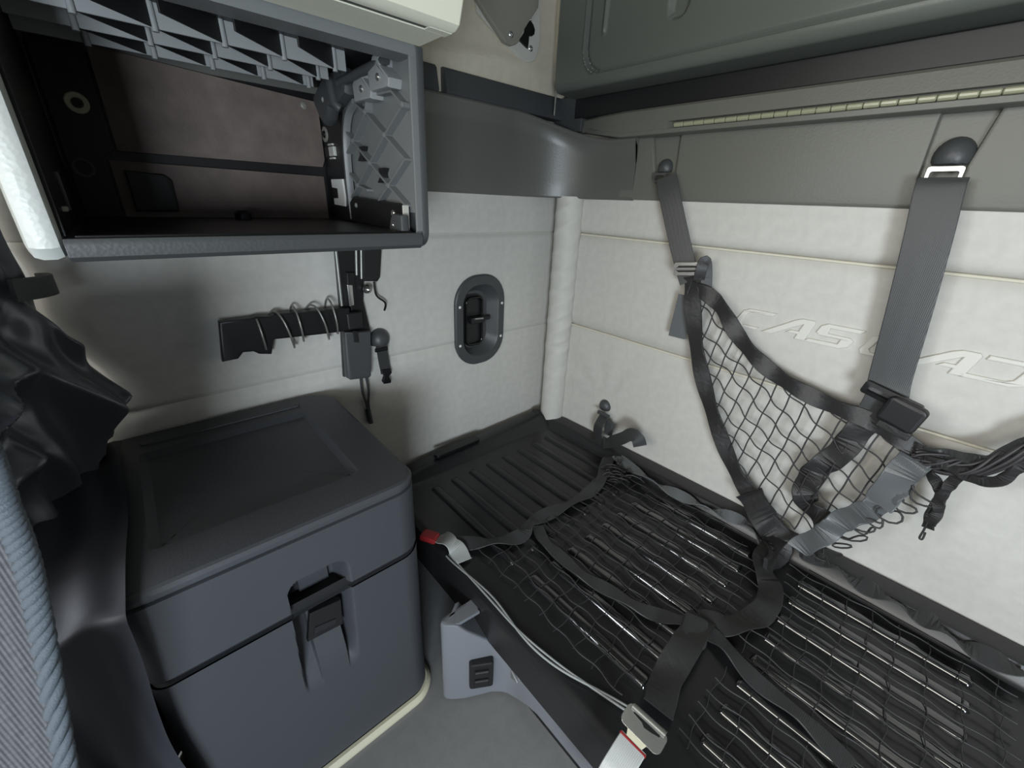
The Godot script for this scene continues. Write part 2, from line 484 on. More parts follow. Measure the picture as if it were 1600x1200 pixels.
func bands() -> void:
	# dark plastic band that runs along the side wall, round the corner and ends at the rear trim
	var path := []; var outs := []; var rid := []
	for i in 24:
		path.append(Vector3(0, 0, lerpf(1.8, 0.26, i / 23.0))); outs.append(Vector3(1, 0, 0)); rid.append(lerpf(1.487, 1.484, i / 23.0))
	for i in range(1, 17):
		var a := PI * 0.5 * i / 16.0
		path.append(Vector3(0.26 - 0.26 * cos(a), 0, 0.26 - 0.26 * sin(a)))
		outs.append(Vector3(cos(a), 0, sin(a))); rid.append(lerpf(1.484, 1.415, ramp(0.0, 1.0, i / 16.0)))
	path.append(Vector3(0.346, 0, 0)); outs.append(Vector3(0, 0, 1)); rid.append(1.415)
	var loops := []
	for i in path.size():
		var o: Vector3 = outs[i]; var y: float = rid[i]
		var l := PackedVector3Array()
		for q in [[0.0, 1.243], [0.014, 1.244], [0.018, 1.249], [0.019, 1.30], [0.020, y - 0.05], [0.026, y - 0.018], [0.038, y - 0.006], [0.041, y], [0.038, y + 0.005], [0.0, y + 0.008]]:
			l.append(path[i] + o * q[0] + Vector3(0, q[1], 0))
		loops.append(l)
	var s := Soup.new(); loft(s, loops)
	struct("trim_2", s, M.shaded_band, 40)
	# darker ledge above it on the side wall, in two lengths with a small gap
	var t := Soup.new()
	for r in [[0.53, 1.75], [0.02, 0.505]]:
		var lp := []
		for z in [r[0], r[1]]:
			var l := PackedVector3Array()
			for q in [[-0.01, 1.488], [0.026, 1.49], [0.030, 1.498], [0.020, 1.548], [0.012, 1.556], [-0.01, 1.556]]: l.append(Vector3(q[0], q[1], z))
			lp.append(l)
		loft(t, lp)
	box(t, Vector3(-0.01, 1.45, -0.02), Vector3(0.115, 1.556, 0.03))
	struct("trim_3", t, M.shell)
	# rear trim with tapered strap pockets let in from above
	var p := PackedVector2Array([Vector2(0.290, 1.246), Vector2(2.4, 1.246), Vector2(2.4, 1.43)])
	for c in [[1.725, 1.76, 0.036, 0.030], [1.0585, 1.055, 0.036, 0.030], [0.427, 0.451, 0.040, 0.030]]:
		p.append(Vector2(c[0] + c[2] + (0.010 if c[0] < 1.5 else 0.0), 1.43))
		for i in 7: # rounded foot of the pocket
			var a := PI * i / 6.0
			p.append(Vector2(c[1] + c[3] * cos(a) * 1.0, 1.302 - 0.014 * sin(a)))
		p.append(Vector2(c[0] - c[2], 1.43))
	p.append(Vector2(0.290, 1.43))
	s = Soup.new(); slab(s, p, back_at(Vector3.ZERO), 0.0, 0.0185, 0.008)
	box(s, Vector3(0.33, 1.26, -0.01), Vector3(2.4, 1.43, 0.003))
	struct("trim_4", s, M.band, 30)
	# ledge along the rear wall with a long slot for the light
	loops = []
	for x in [0.10, 0.12, 0.2, 0.30, 0.455, 0.460, 0.475, 2.0, 2.1, 2.105, 2.4]:
		var dn := 0.016 if x > 0.459 and x < 2.101 else 0.0
		var w := 0.055 * ramp(0.0, 0.32, x)
		var l := PackedVector3Array()
		for q in [[0.0, 1.417], [w - 0.006, 1.417], [w, 1.420], [w + 0.001, 1.430], [w + 0.002 - dn, 1.4305], [w + 0.002 - dn, 1.4475], [w + 0.002, 1.448], [w - 0.002, 1.482], [w - 0.008, 1.488], [0.0, 1.489]]:
			l.append(Vector3(x, q[1] + (0.03 * ramp(0.3, 0.1, x) if q[1] < 1.44 else 0.0), q[0]))
		loops.append(l)
	s = Soup.new(); loft(s, loops); struct("trim_5", s, M.band, 30)
	# strip light: clear ribbed lenses in a row in the slot
	var lamp := thing("strip_light", "long strip light of clear ribbed lenses in a slot of the dark rear wall ledge", "light")
	var a := 0.470
	while a < 2.08:
		var e := Soup.new()
		lathe(e, [[0.0045, 0.0], [0.0062, 0.002], [0.0062, 0.0255], [0.0045, 0.0275]], fr(Vector3(a, 1.4385, 0.0475), Vector3.UP, Vector3(0, 0, 1)), 10)
		obj("lens", e, M.lens, lamp)
		a += 0.0285

func upper_bunk() -> void:
	var b := thing("upper_bunk", "dark grey-green upper bunk folded up against the rear wall with pressed grooves", "bunk")
	var s := Soup.new()
	var x0 := 0.075; var x1 := 2.33
	var ridge := func(d: float, w: float) -> float: return exp(-d * d / (w * w))
	sheet(s, 210, 330, func(u: float, v: float):
		var x: float = lerpf(x0, x1, pow(v, 1.5))
		# profile from the wall under the edge and up the face
		var y := 0.0; var z := 0.0
		if u < 0.2: y = lerpf(1.545, 1.549, u / 0.2); z = lerpf(0.0, 0.104, u / 0.2)
		elif u < 0.35:
			var a: float = (u - 0.2) / 0.15 * PI * 0.5
			y = 1.549 + 0.0265 * (1.0 - cos(a)); z = 0.104 + 0.023 * sin(a)
		else: y = lerpf(1.5755, 2.2, (u - 0.35) / 0.65); z = 0.127
		if u > 0.35:
			# groove that follows the edge, rounded at the corner
			var cx := x0 + 0.185; var cy := 1.645; var q := Vector2(x - cx, y - cy)
			var d := 1.0
			if q.x < 0 and q.y < 0: d = q.length() - 0.07
			elif q.x < 0: d = -q.x - 0.07
			elif q.y < 0: d = -q.y - 0.07
			if x < 2.1: z += 0.007 * ridge.call(d - 0.005, 0.0035) - 0.009 * ridge.call(d + 0.004, 0.0045)
			
			# short inner rib and two pressed ovals
			z += 0.008 * ridge.call(x - (x0 + 0.178), 0.005) * ramp(1.655, 1.675, y)
			for o in [[0.475, 1.655], [0.775, 1.675], [1.30, 1.66]]:
				var c := Vector2(x - o[0], minf(0.0, y - (o[1] + 0.022)))
				z -= 0.010 * ramp(0.026, 0.020, c.length())
		return Vector3(x, y, z))
	obj("base_panel", s, M.bunk, b, 60)
	s = Soup.new(); box(s, Vector3(x0 + 0.003, 1.565, 0.0), Vector3(x1, 2.2, 0.10)); obj("mattress_tray", s, M.shell, b)
	s = Soup.new(); box(s, Vector3(x0 + 0.01, 1.4895, 0.0), Vector3(x1, 1.5448, 0.034)); obj("shade_strip", s, M.dark, b)  # near-black strip painted in for the shade under the folded bunk
	s = Soup.new(); tube(s, [Vector3(0.066, 1.49, 0.112), Vector3(0.068, 1.56, 0.112), Vector3(0.070, 2.1, 0.112)], 0.0028, 8); obj("stay_rod", s, M.wire, b)

func bunk_platform() -> void:
	var b := thing("bunk_platform", "black moulded bunk platform with long shiny ribs along the rear wall", "bunk")
	# deck outline: sides rise to a rim, front edge turns down
	var s := Soup.new()
	var prof := [[0.012, 0.378], [0.014, 0.384], [0.06, 0.384], [0.072, 0.380], [0.085, 0.345], [0.095, 0.336], [0.80, 0.336], [0.812, 0.338], [0.826, 0.332], [0.832, 0.315], [0.832, 0.222], [0.824, 0.213], [0.79, 0.213]]
	var loops := []
	for x in [0.03, 0.036, 0.08, 0.10, 0.125, 0.14, 0.17, 1.515, 1.54, 1.60, 1.62, 2.35]:
		var l := PackedVector3Array()
		for q in prof:
			var y: float = q[1]
			var rise := 0.045 * ramp(0.14, 0.08, x) + 0.012 * ramp(1.53, 1.56, x)
			if q[0] < 0.82 and y < 0.37: y += rise * (1.0 - ramp(0.6, 0.82, q[0]) * 0.6)
			if q[0] < 0.08: y -= 0.05 * ramp(0.30, 0.1, x) * 0.4
			y -= 0.02 * ramp(0.04, 0.03, x)
			l.append(Vector3(x, y, q[0]))
		loops.append(l)
	loft(s, loops, false, false, false)
	obj("deck", s, M.tray, b, 40)
	s = Soup.new(); box(s, Vector3(0.035, 0.0, 0.02), Vector3(2.35, 0.31, 0.74)); obj("base", s, M.black, b)
	for r in [[0.187, 0.60], [0.655, 1.003], [1.115, 1.447], [1.66, 2.2]]:
		for k in 9:
			var z := 0.081 + 0.0765 * k
			var e := Soup.new(); var lp := []
			# flat-topped ridge with rounded flanks
			var pr := [[0.0165, 0.0], [0.0150, 0.0035], [0.0130, 0.0062], [0.0104, 0.0084], [0.0075, 0.0096], [0.0, 0.0098], [-0.0075, 0.0096], [-0.0104, 0.0084], [-0.0130, 0.0062], [-0.0150, 0.0035], [-0.0165, 0.0]]
			for i in 9:
				var f: float = [0.0, 0.006, 0.014, 0.03, 0.5, 1 - 0.03, 1 - 0.014, 1 - 0.006, 1.0][i]
				var sc: float = [0.02, 0.5, 0.85, 1.0, 1.0, 1.0, 0.85, 0.5, 0.02][i]
				var l := PackedVector3Array()
				for q in pr: l.append(Vector3(lerpf(r[0], r[1], f), 0.3345 + q[1] * sc, z - 0.004 + q[0] * (0.6 + 0.4 * sc)))
				lp.append(l)
			loft(e, lp, false, false, false)
			obj("rib", e, M.tray if r[0] < 0.5 else M.rib, b, 60)
	s = Soup.new() # grip hollow pressed into the raised end by the side wall
	slab(s, shift(rr(0.035, 0.20, 0.017), Vector2(0.075, -0.52)), top_at(Vector3(0, 0.377, 0)), -0.01, 0.002, 0.002)
	obj("grip", s, M.black, b)

func fridge() -> void:
	var f := thing("fridge", "large dark grey plastic top-lid fridge box standing by the side wall", "fridge")
	var X := 0.55; var Z0 := 0.93; var Z1 := 1.412; var R := 0.055
	var section := func(i: float) -> PackedVector3Array:   # open outline of a level: front right corner, back, front left corner
		var l := PackedVector3Array()
		for k in 9:
			var a := PI * 0.5 * k / 8.0
			l.append(Vector3(X - R + (R - i) * cos(a), 0, Z0 + R - (R - i) * sin(a)))
		for k in 9: # far corner by the side wall
			var a := PI * 0.5 * k / 8.0
			l.append(Vector3(0.095 - (0.085 - i) * sin(a), 0, Z0 + 0.085 - (0.085 - i) * cos(a)))
		l.append(Vector3(0.01 + i, 0, Z1 - i))
		for k in 9:
			var a := PI * 0.5 * k / 8.0
			l.append(Vector3(X - 0.03 + (0.03 - i) * sin(a), 0, Z1 - 0.03 + (0.03 - i) * cos(a)))
		return l
	var at := func(l: PackedVector3Array, y: float) -> PackedVector3Array:
		var o := PackedVector3Array()
		for v in l: o.append(Vector3(v.x, y, v.z))
		return o
	# the grip hollow: deep at the top, running out flush at its foot
	var deep := func(z: float, y: float) -> float:
		if y > 0.598: return 0.0
		var zl := lerpf(1.206, 1.214, ramp(0.57, 0.30, y)) ; var zr := lerpf(1.094, 1.101, ramp(0.53, 0.30, y))
		var top := 0.592
		var rc := 0.03
		var inside := minf(zl - z, z - zr)
		var tip := 1.0 if (z < 1.128 or z > 1.180) else ramp(0.30, 0.40, y)
		var d := minf(inside, top - y)
		if inside < rc and top - y < rc: d = rc - Vector2(rc - inside, rc - (top - y)).length()
		var depth := 0.048 * ramp(0.285, 0.40, y)
		if z > 1.124 and z < 1.182: depth *= ramp(0.30, 0.52, y) * 0.85 + 0.0
		return depth * ramp(0.0, 0.024 if z < 1.13 else 0.007, d)
	var front := func(s: Soup, y0: float, y1: float, h0: float, h1: float) -> void:
		var za := Z0 + R; var zb := Z1 - 0.03
		var ha := 1.078; var hb := 1.226
		for r in [[za, ha, y0, y1], [hb, zb, y0, y1], [ha, hb, y0, h0], [ha, hb, h1, y1]]:
			if r[3] - r[2] > 0.0005: s.quad(Vector3(X, r[2], r[1]), Vector3(X, r[2], r[0]), Vector3(X, r[3], r[0]), Vector3(X, r[3], r[1]))
		var n := 74
		var m := maxi(8, int((h1 - h0) / 0.003))
		sheet(s, m, n, func(u: float, v: float):
			var y := lerpf(h0, h1, u); var z := lerpf(ha, hb, v)
			return Vector3(X - deep.call(z, y), y, z))
	var l0: PackedVector3Array = section.call(0.0); var l1: PackedVector3Array = section.call(0.004)
	var s := Soup.new()
	loft(s, [at.call(section.call(0.02), 0.022), at.call(l0, 0.03), at.call(l0, 0.507)], false, false, false)
	front.call(s, 0.03, 0.507, 0.275, 0.507)
	cap(s, flat(at.call(l1, 0)), top_at(Vector3.ZERO), 0.506, false)
	cap(s, flat(at.call(l1, 0)), top_at(Vector3.ZERO), 0.03, true)
	obj("body", s, M.fridge, f, 30)
	s = Soup.new()
	loft(s, [at.call(section.call(0.012), 0.50), at.call(section.call(0.012), 0.53)], false, false)
	obj("seal", s, M.seam, f)
	# lid with a lip round the top and a sunk middle
	var lid := Soup.new()
	loft(lid, [at.call(l0, 0.522), at.call(l0, 0.676)], false, false, false)
	front.call(lid, 0.522, 0.676, 0.522, 0.61)
	var ring := [[0.0, 0.676], [0.006, 0.678], [0.006, 0.683], [0.0, 0.685], [0.0, 0.692], [0.004, 0.698], [0.010, 0.700]]
	var rl := []
	for q in ring: rl.append(at.call(section.call(q[0]), q[1]))
	loft(lid, rl, false, false)
	# top: flat rim, then a sunk panel
	var outer := flat(section.call(0.010))
	var cen := Vector2(0.285, -1.19)
	var hole := shift(dense(rr(0.345, 0.34, 0.012, 8), 0.01), cen)
	var lo := []
	var nn := hole.size()
	var oo := PackedVector2Array()
	for i in nn: # matching ring on the rim, along rays from the centre
		var dir := (hole[i] - cen).normalized()
		var best := 10.0
		for j in outer.size():
			var hit = Geometry2D.segment_intersects_segment(cen, cen + dir * 2.0, outer[j], outer[(j + 1) % outer.size()])
			if hit != null: best = minf(best, (hit - cen).length())
		oo.append(cen + dir * best)
	lo.append(put(oo, top_at(Vector3(0, 0.700, 0))))
	lo.append(put(hole, top_at(Vector3(0, 0.700, 0))))
	lo.append(put(inset(hole, 0.003), top_at(Vector3(0, 0.698, 0))))
	lo.append(put(inset(hole, 0.014), top_at(Vector3(0, 0.690, 0))))
	loft(lid, lo, false, true)
	var ld := obj("lid", lid, M.fridge, f, 30)
	s = Soup.new() # bar at the back of the sunk panel
	slab(s, shift(rr(0.022, 0.33, 0.008), Vector2(0.068, -1.19)), top_at(Vector3(0, 0.700, 0)), -0.004, 0.004, 0.002)
	obj("hinge_bar", s, M.fridge, ld)
	s = Soup.new()
	slab(s, PackedVector2Array([Vector2(-1.190, 0.412), Vector2(-1.121, 0.405), Vector2(-1.117, 0.474), Vector2(-1.176, 0.482)]), side_at(Vector3(0.52, 0, 0)), 0.002, 0.0145, 0.002)
	var la := obj("latch", s, M.dark, f)
	s = Soup.new()
	slab(s, PackedVector2Array([Vector2(-1.176, 0.425), Vector2(-1.134, 0.420), Vector2(-1.133, 0.433), Vector2(-1.173, 0.441)]), side_at(Vector3(0.52, 0, 0)), 0.013, 0.0165, 0.001)
	obj("release_bar", s, M.seam, la)
	# raised front panel edge on the right
	s = Soup.new() # pale strip round the foot
	var foot := []
	for q in [[-0.002, 0.0], [-0.012, 0.001], [-0.013, 0.010], [-0.004, 0.018], [0.004, 0.018]]:
		var base: PackedVector3Array = section.call(q[0])
		base.append(base[0])
		foot.append(at.call(base, q[1]))
	loft(s, foot, false, false, false)
	var pf := obj("foot_strip", s, M.ring, f); pf.set_meta("label", "pale cream foot strip")
func flat(p: PackedVector3Array) -> PackedVector2Array:   # for the frame top_at()
	var o := PackedVector2Array()
	for v in p: o.append(Vector2(v.x, -v.z))
	return o

func poly_part(called: String, parent: Node3D, p: PackedVector2Array, x: Transform3D, d0: float, d1: float, m: Material, bev := 0.002) -> MeshInstance3D:
	var s := Soup.new(); slab(s, p, x, d0, d1, bev)
	return obj(called, s, m, parent)

func cabinet() -> void:
	var c := thing("open_cabinet", "open dark cabinet with brown back boards mounted on the side wall above the fridge", "cabinet")
	var Z := 0.857
	var rx := back_at(Vector3.ZERO)
	# right end panel with a rounded lower front corner and a rim towards the inside
	var out := PackedVector2Array([Vector2(0.0, 1.448), Vector2(0.0, 1.140), Vector2(0.425, 1.139)])
	for i in 7: out.append(Vector2(0.432 + 0.03 * sin(PI * 0.5 * i / 6.0), 1.169 - 0.03 * cos(PI * 0.5 * i / 6.0)))
	out.append(Vector2(0.464, 1.448))
	var rs := poly_part("end_panel", c, out, rx, 0.834, 0.850, M.shell, 0.005)
	poly_part("rim", rs, PackedVector2Array([Vector2(0.457, 1.165), Vector2(0.463, 1.17), Vector2(0.464, 1.446), Vector2(0.458, 1.446)]), rx, 0.848, 0.862, M.ribbed, 0.002)
	var inner := poly_part("ribbed_lining", c, PackedVector2Array([Vector2(0.175, 1.20), Vector2(0.452, 1.20), Vector2(0.452, 1.44), Vector2(0.175, 1.44)]), rx, 0.849, 0.854, M.ribbed, 0.001)
	var ribs := [[0.443, 1.368, 0.368, 1.329], [0.368, 1.329, 0.296, 1.286], [0.296, 1.286, 0.226, 1.245], [0.226, 1.245, 0.185, 1.220],
		[0.245, 1.392, 0.294, 1.372], [0.294, 1.372, 0.368, 1.329], [0.368, 1.329, 0.440, 1.287], [0.294, 1.372, 0.222, 1.328], [0.222, 1.328, 0.185, 1.308],
		[0.190, 1.348, 0.222, 1.328], [0.222, 1.328, 0.296, 1.286], [0.296, 1.286, 0.369, 1.245], [0.369, 1.245, 0.432, 1.212], [0.440, 1.287, 0.369, 1.245], [0.369, 1.245, 0.318, 1.215],
		[0.188, 1.268, 0.226, 1.245], [0.226, 1.245, 0.272, 1.236], [0.245, 1.392, 0.305, 1.396], [0.305, 1.396, 0.405, 1.392], [0.405, 1.392, 0.443, 1.368], [0.305, 1.396, 0.294, 1.372]]
	for r in ribs:
		var a := Vector2(r[0], r[1]); var b := Vector2(r[2], r[3]); var n := (b - a).normalized().orthogonal() * 0.0022
		poly_part("rib", inner, PackedVector2Array([a - n, b - n, b + n, a + n]), rx, 0.853, 0.868, M.ribbed, 0.0008)
	for q in [[0.368, 1.329], [0.294, 1.372], [0.222, 1.328], [0.296, 1.286], [0.226, 1.245], [0.369, 1.245], [0.443, 1.368]]:
		var s := Soup.new(); lathe(s, [[0.0055, 0.853], [0.0055, 0.869], [0.0035, 0.870], [0.003, 0.862], [0.0, 0.862]], fr(Vector3(q[0], q[1], 0), Vector3(1, 0, 0), Vector3.UP), 10)
		obj("boss", s, M.ribbed, inner)
	for q in [[0.252, 1.303], [0.338, 1.262]]:
		poly_part("clip", inner, PackedVector2Array([Vector2(q[0] - 0.018, q[1] - 0.012), Vector2(q[0] + 0.014, q[1] - 0.012), Vector2(q[0] + 0.008, q[1] + 0.004), Vector2(q[0] + 0.016, q[1] + 0.014), Vector2(q[0] - 0.010, q[1] + 0.014), Vector2(q[0] - 0.004, q[1])]), rx, 0.853, 0.866, M.dark, 0.002)
	# rear strip of the end panel with grommet, clip and pale label
	var st := poly_part("mounting_strip", c, PackedVector2Array([Vector2(0.028, 1.17), Vector2(0.165, 1.17), Vector2(0.165, 1.30), Vector2(0.16, 1.44), Vector2(0.028, 1.44)]), rx, 0.850, 0.8575, M.dark, 0.002)
	var s := Soup.new()
	lathe(s, [[0.016, 0.0], [0.016, 0.003], [0.010, 0.004], [0.0085, 0.001], [0.0, 0.001]], fr(Vector3(0.046, 1.353, 0.857), Vector3(1, 0, 0), Vector3.UP), 20)
	obj("grommet", s, M.tan, st)
	s = Soup.new(); lathe(s, [[0.008, 0.0], [0.007, 0.006], [0.0, 0.009]], fr(Vector3(0.046, 1.353, 0.857), Vector3(1, 0, 0), Vector3.UP), 14); obj("stud", s, M.black, st)
	s = Soup.new(); rbox(s, Vector3(0.088, 1.316, 0.861), Vector3(0.030, 0.020, 0.008), 0.002); rbox(s, Vector3(0.082, 1.330, 0.861), Vector3(0.026, 0.004, 0.006), 0.001); rbox(s, Vector3(0.084, 1.302, 0.861), Vector3(0.026, 0.004, 0.006), 0.001)
	obj("clip", s, M.plate, st)
	s = Soup.new(); rbox(s, Vector3(0.055, 1.316, 0.859), Vector3(0.03, 0.022, 0.006), 0.002); obj("slot", s, M.black, st)
	s = Soup.new()
	slab(s, PackedVector2Array([Vector2(0.058, 1.258), Vector2(0.128, 1.258), Vector2(0.131, 1.220), Vector2(0.126, 1.200), Vector2(0.062, 1.202), Vector2(0.062, 1.216), Vector2(0.092, 1.217), Vector2(0.092, 1.238), Vector2(0.058, 1.240)]), rx, 0.857, 0.862, 0.001)
	var w := obj("bracket_tab", s, M.white, st); w.set_meta("label", "white tab")
	# curved post beside the lining
	var lp := []
	for q in [[0.168, 1.175], [0.170, 1.28], [0.180, 1.345], [0.205, 1.385], [0.245, 1.402]]: lp.append(Vector3(q[0], q[1], 0.862))
	s = Soup.new(); ribbon(s, smooth_path(lp, 5), 0.028, 0.014, [Vector3(1, 0, 0.25), Vector3(0.5, -0.8, 0.25)]); obj("post", s, M.ribbed, c, 60)
	# hinge arm and its two angled plates near the top front corner
	var h := poly_part("hinge_arm", c, PackedVector2Array([Vector2(0.085, 1.418), Vector2(0.16, 1.446), Vector2(0.255, 1.446), Vector2(0.268, 1.415), Vector2(0.262, 1.402), Vector2(0.215, 1.388), Vector2(0.168, 1.390), Vector2(0.152, 1.370), Vector2(0.132, 1.361), Vector2(0.110, 1.376), Vector2(0.088, 1.402)]), rx, 0.862, 0.892, M.shell, 0.010)
	screw(h, fr(Vector3(0.150, 1.405, 0.891), Vector3(1, 0, 0), Vector3.UP), 0.005, M.grille)
	s = Soup.new(); tube(s, [Vector3(0.20, 1.44, 0.893), Vector3(0.215, 1.39, 0.893), Vector3(0.22, 1.382, 0.884)], 0.009, 10); obj("ridge", s, M.shell, h)
	for q in [[0.275, 1.386], [0.345, 1.394]]:
		var pl := poly_part("hinge_plate", c, PackedVector2Array([Vector2(q[0], q[1] + 0.03), Vector2(q[0] + 0.004, q[1] + 0.002), Vector2(q[0] + 0.074, q[1]), Vector2(q[0] + 0.079, q[1] + 0.013), Vector2(q[0] + 0.048, q[1] + 0.035), Vector2(q[0] + 0.046, q[1] + 0.052), Vector2(q[0] + 0.024, q[1] + 0.052)]), rx, 0.852, 0.880, M.grille, 0.004)
		screw(pl, fr(Vector3(q[0] + 0.042, q[1] + 0.018, 0.880), Vector3(1, 0, 0), Vector3.UP), 0.006)
	s = Soup.new(); tube(s, [Vector3(0.24, 1.422, 0.89), Vector3(0.40, 1.436, 0.87)], 0.008, 10); obj("hinge_rod", s, M.shell, c)
	# dark guard plate and corner block low on the right
	var gp := poly_part("guard_plate", c, PackedVector2Array([Vector2(0.10, 1.170), Vector2(0.425, 1.168), Vector2(0.427, 1.214), Vector2(0.20, 1.222)]), rx, 0.853, 0.870, M.dark, 0.003)
	screw(gp, fr(Vector3(0.39, 1.196, 0.870), Vector3(1, 0, 0), Vector3.UP), 0.007)
	screw(gp, fr(Vector3(0.215, 1.205, 0.870), Vector3(1, 0, 0), Vector3.UP), 0.005, M.grille)
	s = Soup.new(); rbox(s, Vector3(0.431, 1.19, 0.866), Vector3(0.004, 0.045, 0.012), 0.001); obj("edge_strip", s, M.plate, gp)
	var cb := poly_part("corner_block", c, PackedVector2Array([Vector2(0.395, 1.166), Vector2(0.448, 1.166), Vector2(0.448, 1.196), Vector2(0.415, 1.198), Vector2(0.404, 1.188)]), rx, 0.868, 0.886, M.shell, 0.005)
	screw(cb, fr(Vector3(0.416, 1.177, 0.886), Vector3(1, 0, 0), Vector3.UP), 0.004)
	# shelf and its lip
	var sh := poly_part("shelf", c, PackedVector2Array([Vector2(0.0, 1.139), Vector2(0.455, 1.139), Vector2(0.462, 1.145), Vector2(0.464, 1.158), Vector2(0.461, 1.166), Vector2(0.0, 1.166)]), rx, 0.8505, 1.326, M.shell, 0.0015)
	s = Soup.new(); rbox(s, Vector3(0.235, 1.167, 1.09), Vector3(0.43, 0.004, 0.45), 0.001); obj("shelf_mat", s, M.black, sh)
	s = Soup.new(); lathe(s, [[0.016, 0.0], [0.016, 0.012], [0.010, 0.018], [0.0, 0.018]], fr(Vector3(0.10, 1.169, 1.07), Vector3(1, 0, 0), Vector3(0, 0, -1)), 16); obj("cap", s, M.dark, sh)
	# left end panel, pale outside, dark lining
	poly_part("pale_end_panel", c, PackedVector2Array([Vector2(0.0, 1.450), Vector2(0.0, 1.139), Vector2(0.40, 1.139), Vector2(0.448, 1.142), Vector2(0.462, 1.156), Vector2(0.466, 1.20), Vector2(0.466, 1.450)]), rx, 1.3265, 1.358, M.pale, 0.010).set_meta("label", "pale grained end panel")
	var ll := poly_part("dark_lining", c, PackedVector2Array([Vector2(0.02, 1.168), Vector2(0.445, 1.168), Vector2(0.445, 1.446), Vector2(0.02, 1.446)]), rx, 1.322, 1.3272, M.black, 0.001)
	s = Soup.new(); rbox(s, Vector3(0.36, 1.195, 1.320), Vector3(0.02, 0.006, 0.006), 0.001); obj("clip", s, M.plate, ll)
	s = Soup.new(); rbox(s, Vector3(0.30, 1.215, 1.320), Vector3(0.008, 0.05, 0.006), 0.002); obj("guide", s, M.shell, ll)
	# brown back boards with a dark gap between them
	var sx := side_at(Vector3.ZERO)
	poly_part("frame_back", c, PackedVector2Array([Vector2(-1.32, 1.14), Vector2(-0.85, 1.14), Vector2(-0.85, 1.447), Vector2(-1.32, 1.447)]), sx, 0.013, 0.020, M.black, 0.001)
	var ub := poly_part("back_board", c, PackedVector2Array([Vector2(-1.242, 1.284), Vector2(-0.868, 1.284), Vector2(-0.861, 1.30), Vector2(-0.861, 1.418), Vector2(-1.242, 1.446)]), sx, 0.021, 0.031, M.brown, 0.001)
	screw(ub, side_at(Vector3(0.030, 1.407, 0.893)), 0.0075, M.tan)
	poly_part("back_board", c, PackedVector2Array([Vector2(-1.258, 1.168), Vector2(-0.868, 1.168), Vector2(-0.868, 1.264), Vector2(-1.258, 1.268)]), sx, 0.021, 0.030, M.brown, 0.001)
	var cp := poly_part("back_liner", c, PackedVector2Array([Vector2(-1.316, 1.168), Vector2(-1.262, 1.168), Vector2(-1.262, 1.275), Vector2(-1.246, 1.286), Vector2(-1.246, 1.446), Vector2(-1.316, 1.446)]), sx, 0.019, 0.0285, M.dark, 0.002)
	s = Soup.new()
	lathe(s, [[0.0165, 0.0], [0.0165, 0.003], [0.0145, 0.0045], [0.009, 0.0045], [0.0075, 0.001], [0.0, 0.001]], side_at(Vector3(0.028, 1.355, 1.277)), 24)
	var gr := obj("grommet", s, M.ring, cp); gr.set_meta("label", "cream grommet ring")
	s = Soup.new(); lathe(s, [[0.0075, 0.0], [0.0075, 0.002], [0.0, 0.002]], side_at(Vector3(0.028, 1.355, 1.277)), 16); obj("hole", s, M.black, gr)
	s = Soup.new(); lathe(s, [[0.017, 0.0], [0.016, 0.003], [0.011, 0.003], [0.010, 0.0], [0.0, 0.0]], side_at(Vector3(0.028, 1.252, 1.296)), 24); obj("socket", s, M.shell, cp)
	s = Soup.new(); lathe(s, [[0.012, 0.0], [0.012, 0.002], [0.0, 0.002]], side_at(Vector3(0.028, 1.398, 1.282)), 16); obj("plug", s, M.black, cp)
	poly_part("connector_panel", c, PackedVector2Array([Vector2(-1.240, 1.180), Vector2(-1.172, 1.180), Vector2(-1.172, 1.238), Vector2(-1.182, 1.248), Vector2(-1.240, 1.252)]), sx, 0.030, 0.040, M.black, 0.003)
	# top: header strip, plate and a lattice of deep ribs seen from below
	poly_part("header", c, PackedVector2Array([Vector2(0.418, 1.433), Vector2(0.464, 1.433), Vector2(0.466, 1.449), Vector2(0.418, 1.449)]), rx, 0.8505, 1.326, M.ribbed, 0.002)
	var top := poly_part("top_plate", c, PackedVector2Array([Vector2(0.0, 1.4485), Vector2(0.418, 1.4485), Vector2(0.418, 1.4525), Vector2(0.0, 1.4525)]), rx, 0.8505, 1.326, M.dark, 0.001)
	var rail := [0.415, 0.340, 0.256, 0.172]
	for i in rail.size():
		s = Soup.new()
		slab(s, PackedVector2Array([Vector2(rail[i] - 0.0016, 1.420), Vector2(rail[i] + 0.0016, 1.420), Vector2(rail[i] + 0.0022, 1.449), Vector2(rail[i] - 0.0022, 1.449)]), rx, 0.915 if i > 0 else 0.86, 1.318, 0.0008)
		if i > 0: obj("lattice_rail", s, M.grille, top)
		for k in 6:
			var z := 1.332 - 0.0795 * k - (0.0 if i < 3 else 0.01)
			if z > 1.315 or z < 0.90: continue
			if i > 0:
				s = Soup.new(); tube(s, [Vector3(rail[i] + 0.002, 1.416, z), Vector3(rail[i] + 0.002, 1.449, z)], 0.0042, 8); obj("lattice_post", s, M.grille, top)
			if i < rail.size() - 1 and z - 0.0795 > 0.86:
				var a := Vector3(rail[i], 0, z); var b := Vector3(rail[i + 1], 0, z - 0.0795)
				s = Soup.new()
				var d := (b - a).normalized()
				slab(s, PackedVector2Array([Vector2(0, 1.4205), Vector2((b - a).length(), 1.4205), Vector2((b - a).length(), 1.449), Vector2(0, 1.449)]), fr(a, d, Vector3.UP), -0.0014, 0.0014, 0.0006)
				obj("shaded_rib", s, M.dark, top)  # diagonals coloured dark for their faces turned away from the light

